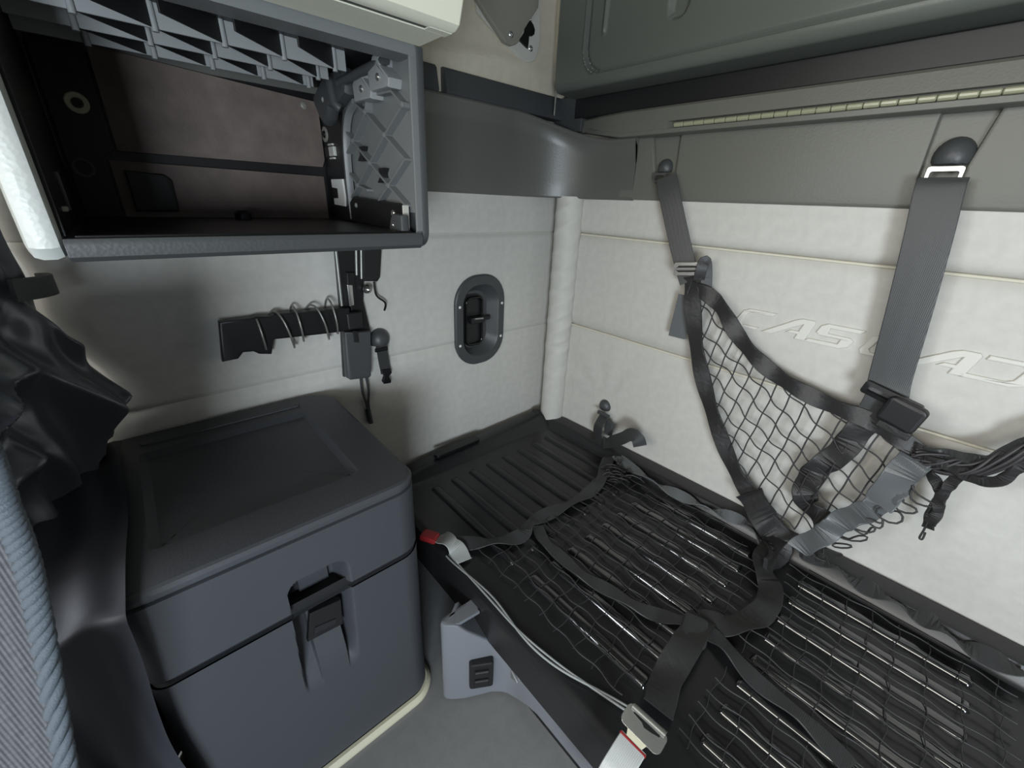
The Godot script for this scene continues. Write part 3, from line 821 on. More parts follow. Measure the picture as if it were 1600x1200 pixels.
func overhead() -> void:
	var c := thing("overhead_cabinet", "cream overhead cabinet with a long slot under its door above the open cabinet", "cabinet")
	var rx := back_at(Vector3.ZERO)
	poly_part("body", c, PackedVector2Array([Vector2(0.0, 1.4535), Vector2(0.468, 1.4535), Vector2(0.470, 1.4465), Vector2(0.540, 1.4465), Vector2(0.545, 1.47), Vector2(0.61, 1.75), Vector2(0.0, 1.75)]), rx, 0.842, 1.362, M.door, 0.004)
	var p := PackedVector2Array([Vector2(0.551, 1.4470), Vector2(0.563, 1.4475), Vector2(0.573, 1.4530), Vector2(0.583, 1.480), Vector2(0.66, 1.80), Vector2(0.635, 1.80), Vector2(0.555, 1.475)])
	poly_part("door", c, p, rx, 0.838, 1.365, M.door, 0.004)
	poly_part("handle_slot", c, PackedVector2Array([Vector2(0.538, 1.448), Vector2(0.553, 1.448), Vector2(0.558, 1.475), Vector2(0.545, 1.475)]), rx, 0.876, 1.36, M.black, 0.0005)
	poly_part("end_block", c, PackedVector2Array([Vector2(0.535, 1.4466), Vector2(0.554, 1.4466), Vector2(0.56, 1.475), Vector2(0.545, 1.475)]), rx, 0.840, 0.878, M.door, 0.001)

func bracket() -> void:
	var b := thing("bunk_hinge_bracket", "tan metal hinge bracket with a black latch hook on the cream side wall", "bracket")
	var sx := side_at(Vector3.ZERO)
	poly_part("back_plate", b, PackedVector2Array([Vector2(-0.154, 1.877), Vector2(-0.138, 1.700), Vector2(-0.145, 1.655), Vector2(-0.158, 1.638), Vector2(-0.182, 1.627), Vector2(-0.204, 1.627), Vector2(-0.276, 1.651), Vector2(-0.384, 1.703), Vector2(-0.406, 1.804)]), sx, 0.0, 0.009, M.plate, 0.003)
	var a := poly_part("swing_arm", b, PackedVector2Array([Vector2(-0.418, 1.783), Vector2(-0.399, 1.723), Vector2(-0.381, 1.710), Vector2(-0.356, 1.691), Vector2(-0.308, 1.659), Vector2(-0.298, 1.652), Vector2(-0.288, 1.650), Vector2(-0.272, 1.649), Vector2(-0.260, 1.653), Vector2(-0.250, 1.658), Vector2(-0.240, 1.666), Vector2(-0.233, 1.679), Vector2(-0.224, 1.695), Vector2(-0.197, 1.728), Vector2(-0.168, 1.763), Vector2(-0.166, 1.856)]), sx, 0.009, 0.026, M.tan, 0.005)
	screw(a, side_at(Vector3(0.026, 1.674, 0.276)), 0.008)
	poly_part("latch_hook", b, PackedVector2Array([Vector2(-0.205, 1.723), Vector2(-0.197, 1.728), Vector2(-0.190, 1.730), Vector2(-0.178, 1.724), Vector2(-0.169, 1.712), Vector2(-0.171, 1.700), Vector2(-0.179, 1.694), Vector2(-0.192, 1.691), Vector2(-0.193, 1.676), Vector2(-0.195, 1.660), Vector2(-0.211, 1.665), Vector2(-0.231, 1.673), Vector2(-0.221, 1.684), Vector2(-0.211, 1.697)]), sx, 0.008, 0.016, M.black, 0.002)
	screw(b, side_at(Vector3(0.009, 1.664, 0.179)), 0.008)
	screw(b, side_at(Vector3(0.009, 1.734, 0.184)), 0.004)

func kick() -> void:
	var k := thing("kick_panel", "grey plastic kick panel that wraps the foot of the bunk beside the fridge", "panel")
	var plan := smooth_path([Vector3(0.585, 0, 0.85), Vector3(0.585, 0, 0.915), Vector3(0.604, 0, 0.922), Vector3(0.632, 0, 0.888), Vector3(0.655, 0, 0.845), Vector3(0.674, 0, 0.812), Vector3(0.71, 0, 0.786), Vector3(0.80, 0, 0.783), Vector3(1.2, 0, 0.783), Vector3(2.35, 0, 0.783)], 5)
	var s := Soup.new(); var loops := []
	for i in plan.size():
		var p: Vector3 = plan[i]
		var t: Vector3 = (plan[mini(i + 1, plan.size() - 1)] - plan[maxi(i - 1, 0)]).normalized()
		var n := Vector3(-t.z, 0, t.x)
		var foot := 0.012 + 0.045 * ramp(0.70, 0.80, p.x)     # the foot lifts off the floor to the right
		var top := lerpf(0.300, 0.2085, clampf((p.x - 0.625) / 0.045, 0.0, 1.0))
		loops.append(PackedVector3Array([p + Vector3(0, foot, 0) - n * 0.01, p + Vector3(0, foot, 0) - n * 0.001, p + Vector3(0, foot + 0.004, 0), p + Vector3(0, top - 0.006, 0), p + Vector3(0, top - 0.002, 0) - n * 0.002, p + Vector3(0, top, 0) - n * 0.007, p + Vector3(0, top, 0) - n * (0.011 + 0.055 * ramp(0.605, 0.625, p.x) * ramp(0.70, 0.675, p.x)), p + Vector3(0, foot + 0.02, 0) - n * 0.012]))
	loft(s, loops); obj("panel", s, M.kick, k, 40)
	s = Soup.new()
	slab(s, PackedVector2Array([Vector2(0.588, -0.80), Vector2(0.589, -0.912), Vector2(0.602, -0.916), Vector2(0.622, -0.893), Vector2(0.628, -0.834), Vector2(0.62, -0.834)]), top_at(Vector3(0, 0.29, 0)), 0.0, 0.0095, 0.001)
	obj("top_ledge", s, M.kick, k)
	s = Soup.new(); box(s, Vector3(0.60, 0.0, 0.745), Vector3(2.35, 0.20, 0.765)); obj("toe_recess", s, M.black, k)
	s = Soup.new(); tube(s, [Vector3(0.592, 0.03, 0.918), Vector3(0.592, 0.297, 0.918)], 0.0018, 6); obj("joint", s, M.black, k)
	# socket
	var face := fr(Vector3(0.655, 0.118, 0.848), Vector3(0.52, 0, -0.855), Vector3.UP)
	var o := thing("power_socket", "black double power socket on the grey kick panel beside the fridge", "socket")
	poly_part("housing", o, rr(0.062, 0.098, 0.008), face, -0.004, 0.016, M.dark, 0.005)
	for q in [0.012, -0.022]:
		poly_part("flap", o, shift(rr(0.036, 0.026, 0.003), Vector2(0.0, q)), face, 0.014, 0.020, M.dark, 0.002)
		poly_part("flap_lip", o, shift(rr(0.034, 0.004, 0.001), Vector2(0.0, q + 0.012)), face, 0.018, 0.0225, M.shell, 0.001)
	var e := thing("triangle_badge", "small silver triangular tab on the grey kick panel right of the socket", "tab")
	poly_part("tab", e, PackedVector2Array([Vector2(-0.010, 0.012), Vector2(-0.010, -0.012), Vector2(0.012, -0.012)]), fr(Vector3(0.718, 0.110, 0.7875), Vector3(1, 0, -0.08), Vector3.UP), -0.002, 0.004, M.steel, 0.001)

func curtains() -> void:
	# dark vinyl curtain gathered against the side wall left of the cabinet
	var c := thing("dark_curtain", "dark glossy curtain gathered by a tie beside the cabinet and fridge", "curtain")
	var s := Soup.new()
	sheet(s, 360, 180, func(u: float, v: float):
		var y := lerpf(0.004, 2.2, u)
		var tie := exp(-pow((y - 1.06) / 0.05, 2))
		var spread := 1.0 - 0.55 * tie
		# plan: leaves the wall and swings out along the left edge of the view
		var x: float = 0.02 + (0.44 + 0.20 * ramp(0.75, 0.4, y)) * v
		var z := 1.432 + 0.09 * pow(v, 1.3) - 0.010 * tie - 0.065 * exp(-pow((y - 0.83) / 0.10, 2)) * ramp(0.5, 0.1, v)
		var below := ramp(1.06, 0.98, y)
		# crumpled folds under the tie that fade towards the floor
		var f := (0.050 * (1.0 - sqrt(pow(sin(y * 25.0 + 1.7 * sin(v * 8.0 + y * 8.0)), 2.0) + 0.008)) - 0.012) * below * ramp(0.62, 0.90, y) * ramp(0.02, 0.1, v) * ramp(0.85, 0.55, v)
		f += 0.010 * sin(v * 37.0 + 1.5 * sin(y * 5.0)) * (1.0 - 0.5 * tie)
		f += 0.030 * exp(-pow((v - 0.22) / 0.11, 2)) * below * ramp(0.5, 0.85, y)
		return Vector3(x + f * 0.55, y, maxf(z - f * 0.8, 1.418 - 0.2 * ramp(0.715, 0.80, y))))
	obj("drape", s, M.curtain, c, 80)
	s = Soup.new(); ribbon(s, smooth_path([Vector3(0.015, 1.052, 1.41), Vector3(0.05, 1.056, 1.392), Vector3(0.10, 1.06, 1.386), Vector3(0.16, 1.066, 1.398), Vector3(0.20, 1.07, 1.42)], 6), 0.035, 0.006, [Vector3.UP])
	obj("tie", s, M.web, c)
	# added dark sheet for the shade over the left edge of the fridge
	s = Soup.new()
	sheet(s, 90, 30, func(u: float, v: float):
		var p := Vector3.ZERO
		if u < 0.42: p = Vector3(lerpf(0.05, 0.57, u / 0.42), 0.712, 0)
		elif u < 0.46: p = Vector3(0.57 + 0.012 * sin((u - 0.42) / 0.04 * PI * 0.5), 0.712 - 0.012 * (1.0 - cos((u - 0.42) / 0.04 * PI * 0.5)), 0)
		else: p = Vector3(0.582, lerpf(0.70, 0.02, (u - 0.46) / 0.54), 0)
		var edge := 1.382 + 0.004 * sin(u * 21.0) + 0.018 * ramp(0.35, 0.6, u)
		p.z = lerpf(edge, 1.56, v)
		if u < 0.42: p.y += 0.02 * ramp(0.45, 1.0, v) + 0.003 * sin(v * 20.0 + u * 9.0) + 0.001
		else: p.x += 0.006 * sin(v * 16.0 + u * 4.0) + 0.006
		return p)
	obj("shade_sheet", s, M.drape, c, 70)
	# knitted grey cloth in the near left corner with a braided cord along its edge
	var k := thing("knit_curtain", "light grey ribbed cloth with a blue-grey braided edge at far left", "curtain")
	var edge := smooth_path([Vector3(0.720, 1.043, 1.391), Vector3(0.720, 1.021, 1.392), Vector3(0.720, 0.984, 1.396), Vector3(0.720, 0.921, 1.402), Vector3(0.720, 0.830, 1.418), Vector3(0.720, 0.667, 1.449), Vector3(0.72, 0.52, 1.475), Vector3(0.72, 0.25, 1.54)], 14)
	s = Soup.new(); var loops := []
	for p in edge:
		var l := PackedVector3Array()
		for j in 15:
			var v := j / 14.0
			l.append(p + Vector3(0.05 * v + 0.012 * sin(v * 9.0), 0.0, 0.62 * v))
		loops.append(l)
	loft(s, loops, false, false, false); obj("cloth", s, M.knit, k, 60)
	for ph in 3:
		var pts := []
		var n := edge.size()
		for i in n * 3:
			var f := float(i) / 3.0; var q: Vector3 = edge[mini(int(f), n - 1)].lerp(edge[mini(int(f) + 1, n - 1)], f - int(f))
			var a := f * 1.15 + ph * TAU / 3.0
			pts.append(q + Vector3(cos(a) * 0.0044, 0, sin(a) * 0.0044))
		s = Soup.new(); tube(s, pts, 0.005, 7); obj("braid_strand", s, M.braid, k)

func wall_fittings() -> void:
	var sx := side_at(Vector3.ZERO)
	# sunk latch in the side wall
	var l := thing("wall_latch", "oval dark recessed hatch latch with four bright screws in the pale side wall", "latch")
	var o := Vector3(0.0, 0.822, 0.3665)
	var x := side_at(o)
	var w := 0.222; var h := 0.330
	var s := Soup.new()
	loft(s, [put(rr(w, h, 0.098, 8), x, 0.004), put(rr(w, h, 0.098, 8), x, 0.012), put(rr(w - 0.008, h - 0.008, 0.095, 8), x, 0.016), put(rr(w - 0.060, h - 0.066, 0.07, 8), x, 0.0165), put(rr(w - 0.070, h - 0.076, 0.066, 8), x, 0.012), put(shift(rr(w - 0.100, h - 0.120, 0.05, 8), Vector2(-0.012, 0.0)), x, -0.018)], false, true)
	obj("bezel", s, M.shell, l, 40)
	s = Soup.new(); slab(s, shift(rr(0.085, 0.19, 0.03, 6), Vector2(-0.018, 0)), x, -0.0178, -0.012, 0.002); obj("well", s, M.dark, l)
	s = Soup.new()
	var loopp := []
	for q in rr(0.070, 0.175, 0.02, 5): loopp.append(x * Vector3(q.x - 0.016, q.y - 0.004, -0.006))
	loopp.append(loopp[0]); loopp.append(loopp[1])
	tube(s, loopp, 0.0052, 8); obj("handle_ring", s, M.smoke, l)
	s = Soup.new(); rbox(s, o + Vector3(0.004, 0.004, 0.012), Vector3(0.022, 0.024, 0.062), 0.004); rbox(s, o + Vector3(0.006, 0.006, -0.032), Vector3(0.012, 0.014, 0.03), 0.003)
	var lv := obj("lever", s, M.dark, l)
	s = Soup.new(); tube(s, [o + Vector3(0.016, 0.012, 0.03), o + Vector3(0.017, 0.010, -0.006)], 0.004, 8); obj("pin", s, M.steel, lv)
	for q in [[-0.094, 0.062], [0.096, 0.055], [-0.094, -0.078], [0.094, -0.072]]:
		screw(l, side_at(o + Vector3(0.0162, q[1], -q[0])), 0.005, M.white)
	# black bracket with an arm on the side wall
	var b := thing("wall_bracket", "black wall bracket with a sideways arm under the open cabinet", "bracket")
	poly_part("back_rail", b, PackedVector2Array([Vector2(-0.859, 1.106), Vector2(-0.727, 1.102), Vector2(-0.741, 1.009), Vector2(-0.750, 0.998), Vector2(-0.790, 1.002), Vector2(-0.798, 0.946), Vector2(-0.785, 0.847), Vector2(-0.801, 0.711), Vector2(-0.881, 0.729), Vector2(-0.866, 0.936)]), sx, 0.004, 0.022, M.black, 0.004)
	for q in [[Vector2(-0.860, 1.100), Vector2(-0.863, 0.942)], [Vector2(-0.805, 1.098), Vector2(-0.812, 1.022)], [Vector2(-0.791, 1.098), Vector2(-0.799, 1.011)]]:
		s = Soup.new(); tube(s, [Vector3(0.026, q[0].y, -q[0].x), Vector3(0.026, q[1].y, -q[1].x)], 0.0045, 8); obj("guide_rod", s, M.wire, b)
	poly_part("cover", b, PackedVector2Array([Vector2(-0.788, 1.097), Vector2(-0.738, 1.096), Vector2(-0.749, 1.014), Vector2(-0.758, 1.004), Vector2(-0.797, 1.007)]), sx, 0.02, 0.034, M.dark, 0.003)
	poly_part("housing", b, PackedVector2Array([Vector2(-0.873, 0.874), Vector2(-0.796, 0.862), Vector2(-0.808, 0.725), Vector2(-0.816, 0.719), Vector2(-0.871, 0.726), Vector2(-0.881, 0.735)]), sx, 0.02, 0.050, M.shell, 0.007)
	s = Soup.new(); lathe(s, [[0.0, -0.013], [0.009, -0.010], [0.013, 0.0], [0.009, 0.010], [0.0, 0.013]], side_at(Vector3(0.034, 0.982, 0.789)), 16); obj("ball", s, M.steel, b, 60)
	poly_part("catch", b, PackedVector2Array([Vector2(-0.841, 1.031), Vector2(-0.820, 1.031), Vector2(-0.822, 1.002), Vector2(-0.825, 0.938), Vector2(-0.840, 0.925), Vector2(-0.845, 0.955)]), sx, 0.022, 0.034, M.black, 0.002)
	s = Soup.new(); slab(s, PackedVector2Array([Vector2(-0.845, 1.000), Vector2(-0.830, 0.998), Vector2(-0.832, 0.942), Vector2(-0.845, 0.940)]), sx, 0.030, 0.037, 0.002); obj("catch_plate", s, M.steel, b)
	poly_part("button", b, PackedVector2Array([Vector2(-0.850, 0.874), Vector2(-0.836, 0.871), Vector2(-0.836, 0.837), Vector2(-0.850, 0.840)]), sx, 0.045, 0.053, M.dark, 0.001)
	s = Soup.new(); rbox(s, Vector3(0.035, 0.900, 0.839), Vector3(0.03, 0.05, 0.045), 0.006); obj("pivot", s, M.dark, b)
	poly_part("arm", b, PackedVector2Array([Vector2(-1.153, 0.943), Vector2(-1.088, 0.943), Vector2(-1.076, 0.946), Vector2(-1.043, 0.941), Vector2(-1.037, 0.947), Vector2(-0.974, 0.943), Vector2(-0.849, 0.939), Vector2(-0.852, 0.873), Vector2(-0.935, 0.876), Vector2(-1.048, 0.882), Vector2(-1.060, 0.845), Vector2(-1.087, 0.851), Vector2(-1.098, 0.860), Vector2(-1.120, 0.862), Vector2(-1.133, 0.848), Vector2(-1.166, 0.847)]), sx, 0.018, 0.046, M.black, 0.005)
	# coiled wire round the arm
	var c := thing("coiled_wire", "thin grey wire wound loosely round the black bracket arm", "wire")
	var pts := []
	for i in 200:
		var t := i / 199.0
		var a := t * TAU * 4.6 + 0.6
		var z := lerpf(1.075, 0.868, t) + 0.010 * sin(a * 0.5)
		var y := lerpf(0.900, 0.915, t)
		pts.append(Vector3(0.032 + 0.030 * sin(a), y + (0.050 - 0.006 * sin(t * 14.0)) * cos(a), z))
	s = Soup.new(); tube(s, pts, 0.0026, 7); obj("coil", s, M.wire, c)
	# cable that hangs below the bracket
	var d := thing("hanging_cable", "dark cable hanging down the side wall below the black bracket", "cable")
	for q in [0.0, 1.0]:
		s = Soup.new(); tube(s, smooth_path([Vector3(0.030, 0.73, 0.835 - 0.015 * q), Vector3(0.022, 0.67, 0.832 - 0.020 * q), Vector3(0.018, 0.62, 0.822 - 0.006 * q), Vector3(0.016, 0.56, 0.815)], 6), 0.0042, 7); obj("strand", s, M.shell, d)
	s = Soup.new(); tube(s, [Vector3(0.016, 0.60, 0.819), Vector3(0.016, 0.55, 0.814)], 0.0085, 8); obj("plug", s, M.shell, d)
	var d2 := thing("loose_loop", "short black cable loop at the right side of the black bracket", "cable")
	s = Soup.new(); tube(s, smooth_path([Vector3(0.03, 1.00, 0.765), Vector3(0.026, 0.96, 0.76), Vector3(0.026, 0.935, 0.735), Vector3(0.016, 0.91, 0.735)], 6), 0.003, 7); obj("loop", s, M.black, d2)
	# belt anchor with a short strap on the side wall
	var e := thing("strap_anchor", "dark capped anchor with a short hanging strap and buckle on the side wall", "anchor")
	anchor_cap(e, Vector3(0.005, 0.820, 0.756), Vector3(1, 0, 0), 0.032)
	s = Soup.new(); ribbon(s, smooth_path([Vector3(0.028, 0.806, 0.760), Vector3(0.024, 0.763, 0.756), Vector3(0.022, 0.713, 0.750)], 5), 0.034, 0.004, [Vector3(0, 0, -1)]); obj("strap", s, M.web, e)
	s = Soup.new(); rbox(s, Vector3(0.030, 0.795, 0.762), Vector3(0.008, 0.012, 0.042), 0.003); obj("clip", s, M.black, e)
	poly_part("buckle", e, PackedVector2Array([Vector2(-0.767, 0.728), Vector2(-0.737, 0.725), Vector2(-0.734, 0.711), Vector2(-0.746, 0.701), Vector2(-0.738, 0.686), Vector2(-0.741, 0.677), Vector2(-0.763, 0.679), Vector2(-0.768, 0.689), Vector2(-0.761, 0.705)]), sx, 0.020, 0.032, M.black, 0.003)

func anchor_cap(parent: Node3D, at: Vector3, out: Vector3, r: float) -> void:
	# hooded plastic cap: a rounded dome cut off flat at its lower edge
	var right := Vector3.UP.cross(out)
	var s := Soup.new(); var loops := []
	for i in 9:
		var a := PI * 0.5 * i / 8.0
		var l := PackedVector3Array()
		for j in 24:
			var b := TAU * j / 24.0
			var v := Vector2(cos(b), sin(b)) * r * cos(a)
			v.y = maxf(v.y * 1.1, -r * 0.45)
			l.append(at + right * v.x + Vector3.UP * v.y + out * r * 0.95 * sin(a))
		loops.append(l)
	loft(s, loops); obj("cap", s, M.shell, parent, 50)

func cords(parent: Node3D, poly: PackedVector2Array, dir: Vector2, step: float, amp: float, r: float, m: Material, place: Callable, seed_: int) -> void:
	# one family of parallel net cords clipped to an outline, each run its own piece
	var rng := RandomNumberGenerator.new(); rng.seed = seed_
	dir = dir.normalized(); var nrm := dir.orthogonal()
	var lo := 1e9; var hi := -1e9; var tl := 1e9; var th := -1e9
	for p in poly:
		lo = minf(lo, p.dot(nrm)); hi = maxf(hi, p.dot(nrm)); tl = minf(tl, p.dot(dir)); th = maxf(th, p.dot(dir))
	var c := lo + step * 0.5
	while c < hi:
		var run := []
		var ph := rng.randf() * 0.9; var t := tl
		while t <= th + 0.007:
			var w := amp * sin(t * TAU / 0.088 + ph + c * 12.0) + amp * 0.8 * sin(t * 17.0 + c * 23.0)
			var p := dir * t + nrm * (c + w)
			if t <= th and Geometry2D.is_point_in_polygon(p, poly): run.append(place.call(p))
			else:
				if run.size() > 3:
					var s := Soup.new(); tube(s, run, r, 5); obj("netting_cord", s, m, parent)
				run = []
			t += 0.0065
		c += step * rng.randf_range(0.9, 1.1)

func flat_sides(p: Array, up := Vector3.UP) -> Array:
	var o := []
	for i in p.size():
		var t: Vector3 = p[mini(i + 1, p.size() - 1)] - p[maxi(i - 1, 0)]
		o.append(up.cross(t).normalized())
	return o

func band(parent: Node3D, called: String, pts: Array, w: float, m: Material, roll := 0.0, up := Vector3.UP, th := 0.004) -> MeshInstance3D:
	var p := smooth_path(pts, 7)
	var sd := flat_sides(p, up)
	if roll != 0.0:
		for i in sd.size():
			var t: Vector3 = (p[mini(i + 1, p.size() - 1)] - p[maxi(i - 1, 0)]).normalized()
			sd[i] = sd[i].rotated(t, roll * sin(i * 0.55))
	var s := Soup.new(); ribbon(s, p, w, th, sd)
	return obj(called, s, m, parent, 50)

func net() -> void:
	var n := thing("safety_net", "black safety net hung from the rear wall on two straps and spread over the bunk", "net")
	# hanging part close to the rear wall
	var poly := PackedVector2Array([Vector2(0.635, 1.009), Vector2(0.708, 0.980), Vector2(0.777, 0.915), Vector2(0.842, 0.860), Vector2(0.907, 0.826), Vector2(0.980, 0.802), Vector2(1.052, 0.790), Vector2(1.117, 0.781), Vector2(1.182, 0.761), Vector2(1.218, 0.744), Vector2(1.216, 0.674), Vector2(1.197, 0.606), Vector2(1.142, 0.534), Vector2(1.096, 0.425), Vector2(1.017, 0.420), Vector2(0.945, 0.465), Vector2(0.877, 0.517), Vector2(0.789, 0.642), Vector2(0.710, 0.793), Vector2(0.664, 0.910)])
	var hang := func(p: Vector2) -> Vector3: return Vector3(p.x, p.y, 0.052 + 0.018 * ramp(0.95, 0.45, p.y) + 0.006 * sin(p.x * 21.0) * sin(p.y * 17.0))
	cords(n, poly, Vector2(-0.12, -1.0), 0.037, 0.0010, 0.0020, M.cord, hang, 4)
	cords(n, poly, Vector2(0.17, -0.105), 0.041, 0.0048, 0.0020, M.cord, hang, 7)
	band(n, "side_hem", [Vector3(0.617, 1.048, 0.066), Vector3(0.636, 0.981, 0.066), Vector3(0.677, 0.854, 0.066), Vector3(0.726, 0.746, 0.066), Vector3(0.786, 0.641, 0.066), Vector3(0.857, 0.537, 0.066), Vector3(0.917, 0.472, 0.066), Vector3(0.978, 0.434, 0.075), Vector3(1.045, 0.392, 0.075)], 0.046, M.hem, 0.25, Vector3(0, 0, 1), 0.006)
	band(n, "top_hem", [Vector3(0.620, 1.019, 0.066), Vector3(0.674, 1.007, 0.066), Vector3(0.723, 0.976, 0.066), Vector3(0.776, 0.919, 0.066), Vector3(0.840, 0.867, 0.066), Vector3(0.905, 0.833, 0.066), Vector3(0.978, 0.810, 0.066), Vector3(1.050, 0.798, 0.066), Vector3(1.115, 0.791, 0.066), Vector3(1.173, 0.772, 0.066), Vector3(1.218, 0.750, 0.066)], 0.042, M.hem, 0.35, Vector3(0, 0, 1), 0.007)
	band(n, "centre_band", [Vector3(1.117, 0.827, 0.062), Vector3(1.103, 0.767, 0.062), Vector3(1.085, 0.686, 0.062), Vector3(1.054, 0.616, 0.062), Vector3(1.047, 0.556, 0.062), Vector3(1.065, 0.512, 0.062), Vector3(1.108, 0.502, 0.085)], 0.058, M.hem, 0.45, Vector3(0, 0, 1), 0.006)
	band(n, "foot_band", [Vector3(1.215, 0.751, 0.075), Vector3(1.210, 0.705, 0.075), Vector3(1.199, 0.641, 0.075), Vector3(1.182, 0.582, 0.075), Vector3(1.148, 0.539, 0.100), Vector3(1.121, 0.469, 0.100), Vector3(1.084, 0.392, 0.100)], 0.055, M.belt, 0.6, Vector3(0, 0.5, 1), 0.006)
	band(n, "foot_fold", [Vector3(1.213, 0.745, 0.085), Vector3(1.201, 0.692, 0.085), Vector3(1.190, 0.607, 0.085)], 0.060, M.belt, 0.35, Vector3(0, 0.3, 1), 0.006)
	band(n, "lower_hem", [Vector3(0.932, 0.482, 0.090), Vector3(0.991, 0.423, 0.090), Vector3(1.039, 0.369, 0.090), Vector3(1.049, 0.360, 0.207)], 0.075, M.hem, 0.5, Vector3(0.4, 0.2, 1), 0.010)
	# straps with their buckles and the wall hooks
	var ls := band(n, "strap", [Vector3(0.475, 1.309, 0.052), Vector3(0.503, 1.252, 0.058), Vector3(0.551, 1.151, 0.058), Vector3(0.586, 1.080, 0.058), Vector3(0.615, 1.033, 0.062)], 0.058, M.web, 0.0, Vector3(0.35, 0, 1))
	var s := Soup.new()
	var bx := fr(Vector3(0.610, 1.069, 0.068), Vector3(0.95, 0.12, -0.2), Vector3(-0.1, 1, 0))
	loft(s, [put(rr(0.088, 0.036, 0.006), bx, -0.006), put(rr(0.088, 0.036, 0.006), bx, 0.006), put(rr(0.068, 0.018, 0.004), bx, 0.006), put(rr(0.068, 0.018, 0.004), bx, -0.006), put(rr(0.088, 0.036, 0.006), bx, -0.006)], false, false)
	obj("buckle", s, M.steel, ls)
	s = Soup.new(); tube(s, [bx * Vector3(-0.035, 0, 0.007), bx * Vector3(0.035, 0, 0.007)], 0.006, 10); obj("buckle_bar", s, M.wire, ls)
	band(ls, "strap_fold", [bx * Vector3(0.028, -0.03, 0.006), bx * Vector3(0.034, 0.0, 0.014), bx * Vector3(0.040, 0.022, 0.008), bx * Vector3(0.045, -0.005, 0.0), bx * Vector3(0.048, -0.06, -0.004)], 0.03, M.hem, 0.0, Vector3(0.6, 0, 1))
	band(ls, "strap_tail", [Vector3(0.605, 0.987, 0.040), Vector3(0.602, 0.928, 0.040), Vector3(0.599, 0.855, 0.040)], 0.052, M.belt, 0.0, Vector3(0.2, 0, 1))
	var rs := band(n, "strap", [Vector3(1.066, 1.302, 0.052), Vector3(1.068, 1.277, 0.058), Vector3(1.082, 1.183, 0.062), Vector3(1.101, 1.029, 0.062), Vector3(1.115, 0.901, 0.062), Vector3(1.123, 0.854, 0.066), Vector3(1.121, 0.816, 0.066)], 0.074, M.web, 0.0, Vector3(0.1, 0, 1))
	var by := fr(Vector3(1.132, 0.861, 0.080), Vector3(0.93, -0.20, 0.1), Vector3(0.15, 1, 0))
	s = Soup.new()
	loft(s, [put(rr(0.11, 0.030, 0.006), by, -0.006), put(rr(0.11, 0.030, 0.006), by, 0.006), put(rr(0.09, 0.012, 0.004), by, 0.007), put(rr(0.09, 0.012, 0.004), by, -0.006), put(rr(0.11, 0.030, 0.006), by, -0.006)], false, false)
	obj("buckle", s, M.black, rs)
	s = Soup.new(); slab(s, shift(rr(0.072, 0.062, 0.012), Vector2(0.034, -0.018)), by, -0.004, 0.022, 0.007); obj("buckle_body", s, M.dark, rs)
	s = Soup.new(); slab(s, shift(rr(0.062, 0.020, 0.004), Vector2(0.040, -0.056)), by, 0.0, 0.014, 0.003); obj("buckle_roll", s, M.hem, rs)
	# gathered end that runs off to the right along the wall
	var core := smooth_path([Vector3(1.203, 0.752, 0.075), Vector3(1.245, 0.751, 0.075), Vector3(1.287, 0.758, 0.075), Vector3(1.317, 0.790, 0.075), Vector3(1.342, 0.825, 0.075), Vector3(1.374, 0.866, 0.075)], 8)
	var rng := RandomNumberGenerator.new(); rng.seed = 21
	for k in 22:
		var pts := []; var ph := rng.randf() * TAU; var rad := rng.randf_range(0.004, 0.026); var fq := rng.randf_range(0.10, 0.32)
		for i in core.size():
			var a := ph + i * fq
			pts.append(core[i] + Vector3(0.3 * cos(a), sin(a) * 0.9, 0.55 * cos(a)) * rad)
		s = Soup.new(); tube(s, pts, 0.0036, 5); obj("gathered_cord", s, M.cord, n)
	band(n, "gathered_hem", [Vector3(1.220, 0.752, 0.085), Vector3(1.260, 0.754, 0.085), Vector3(1.301, 0.745, 0.085), Vector3(1.333, 0.758, 0.085), Vector3(1.347, 0.799, 0.085), Vector3(1.377, 0.837, 0.085)], 0.022, M.hem, 0.8, Vector3(0, 0.2, 1), 0.007)
	band(n, "gathered_hem", [Vector3(1.215, 0.760, 0.070), Vector3(1.261, 0.774, 0.070), Vector3(1.309, 0.787, 0.070), Vector3(1.332, 0.832, 0.070), Vector3(1.365, 0.873, 0.070)], 0.026, M.web, 0.8, Vector3(0, 0.4, 1), 0.007)
	for q in [[Vector3(1.236, 0.727, 0.080), Vector3(1.256, 0.710, 0.080), Vector3(1.274, 0.681, 0.080), Vector3(1.274, 0.638, 0.080), Vector3(1.281, 0.597, 0.080)], [Vector3(1.280, 0.738, 0.085), Vector3(1.276, 0.707, 0.085), Vector3(1.274, 0.676, 0.085), Vector3(1.281, 0.645, 0.085), Vector3(1.279, 0.612, 0.085)]]:
		band(n, "loose_tail", q, 0.022, M.hem, 0.7, Vector3(0, 0, 1), 0.005)
	s = Soup.new(); tube(s, smooth_path([Vector3(1.276, 0.612, 0.080), Vector3(1.277, 0.589, 0.080), Vector3(1.277, 0.566, 0.080), Vector3(1.282, 0.565, 0.080), Vector3(1.281, 0.584, 0.080)], 4), 0.0022, 5); obj("loop", s, M.cord, n)
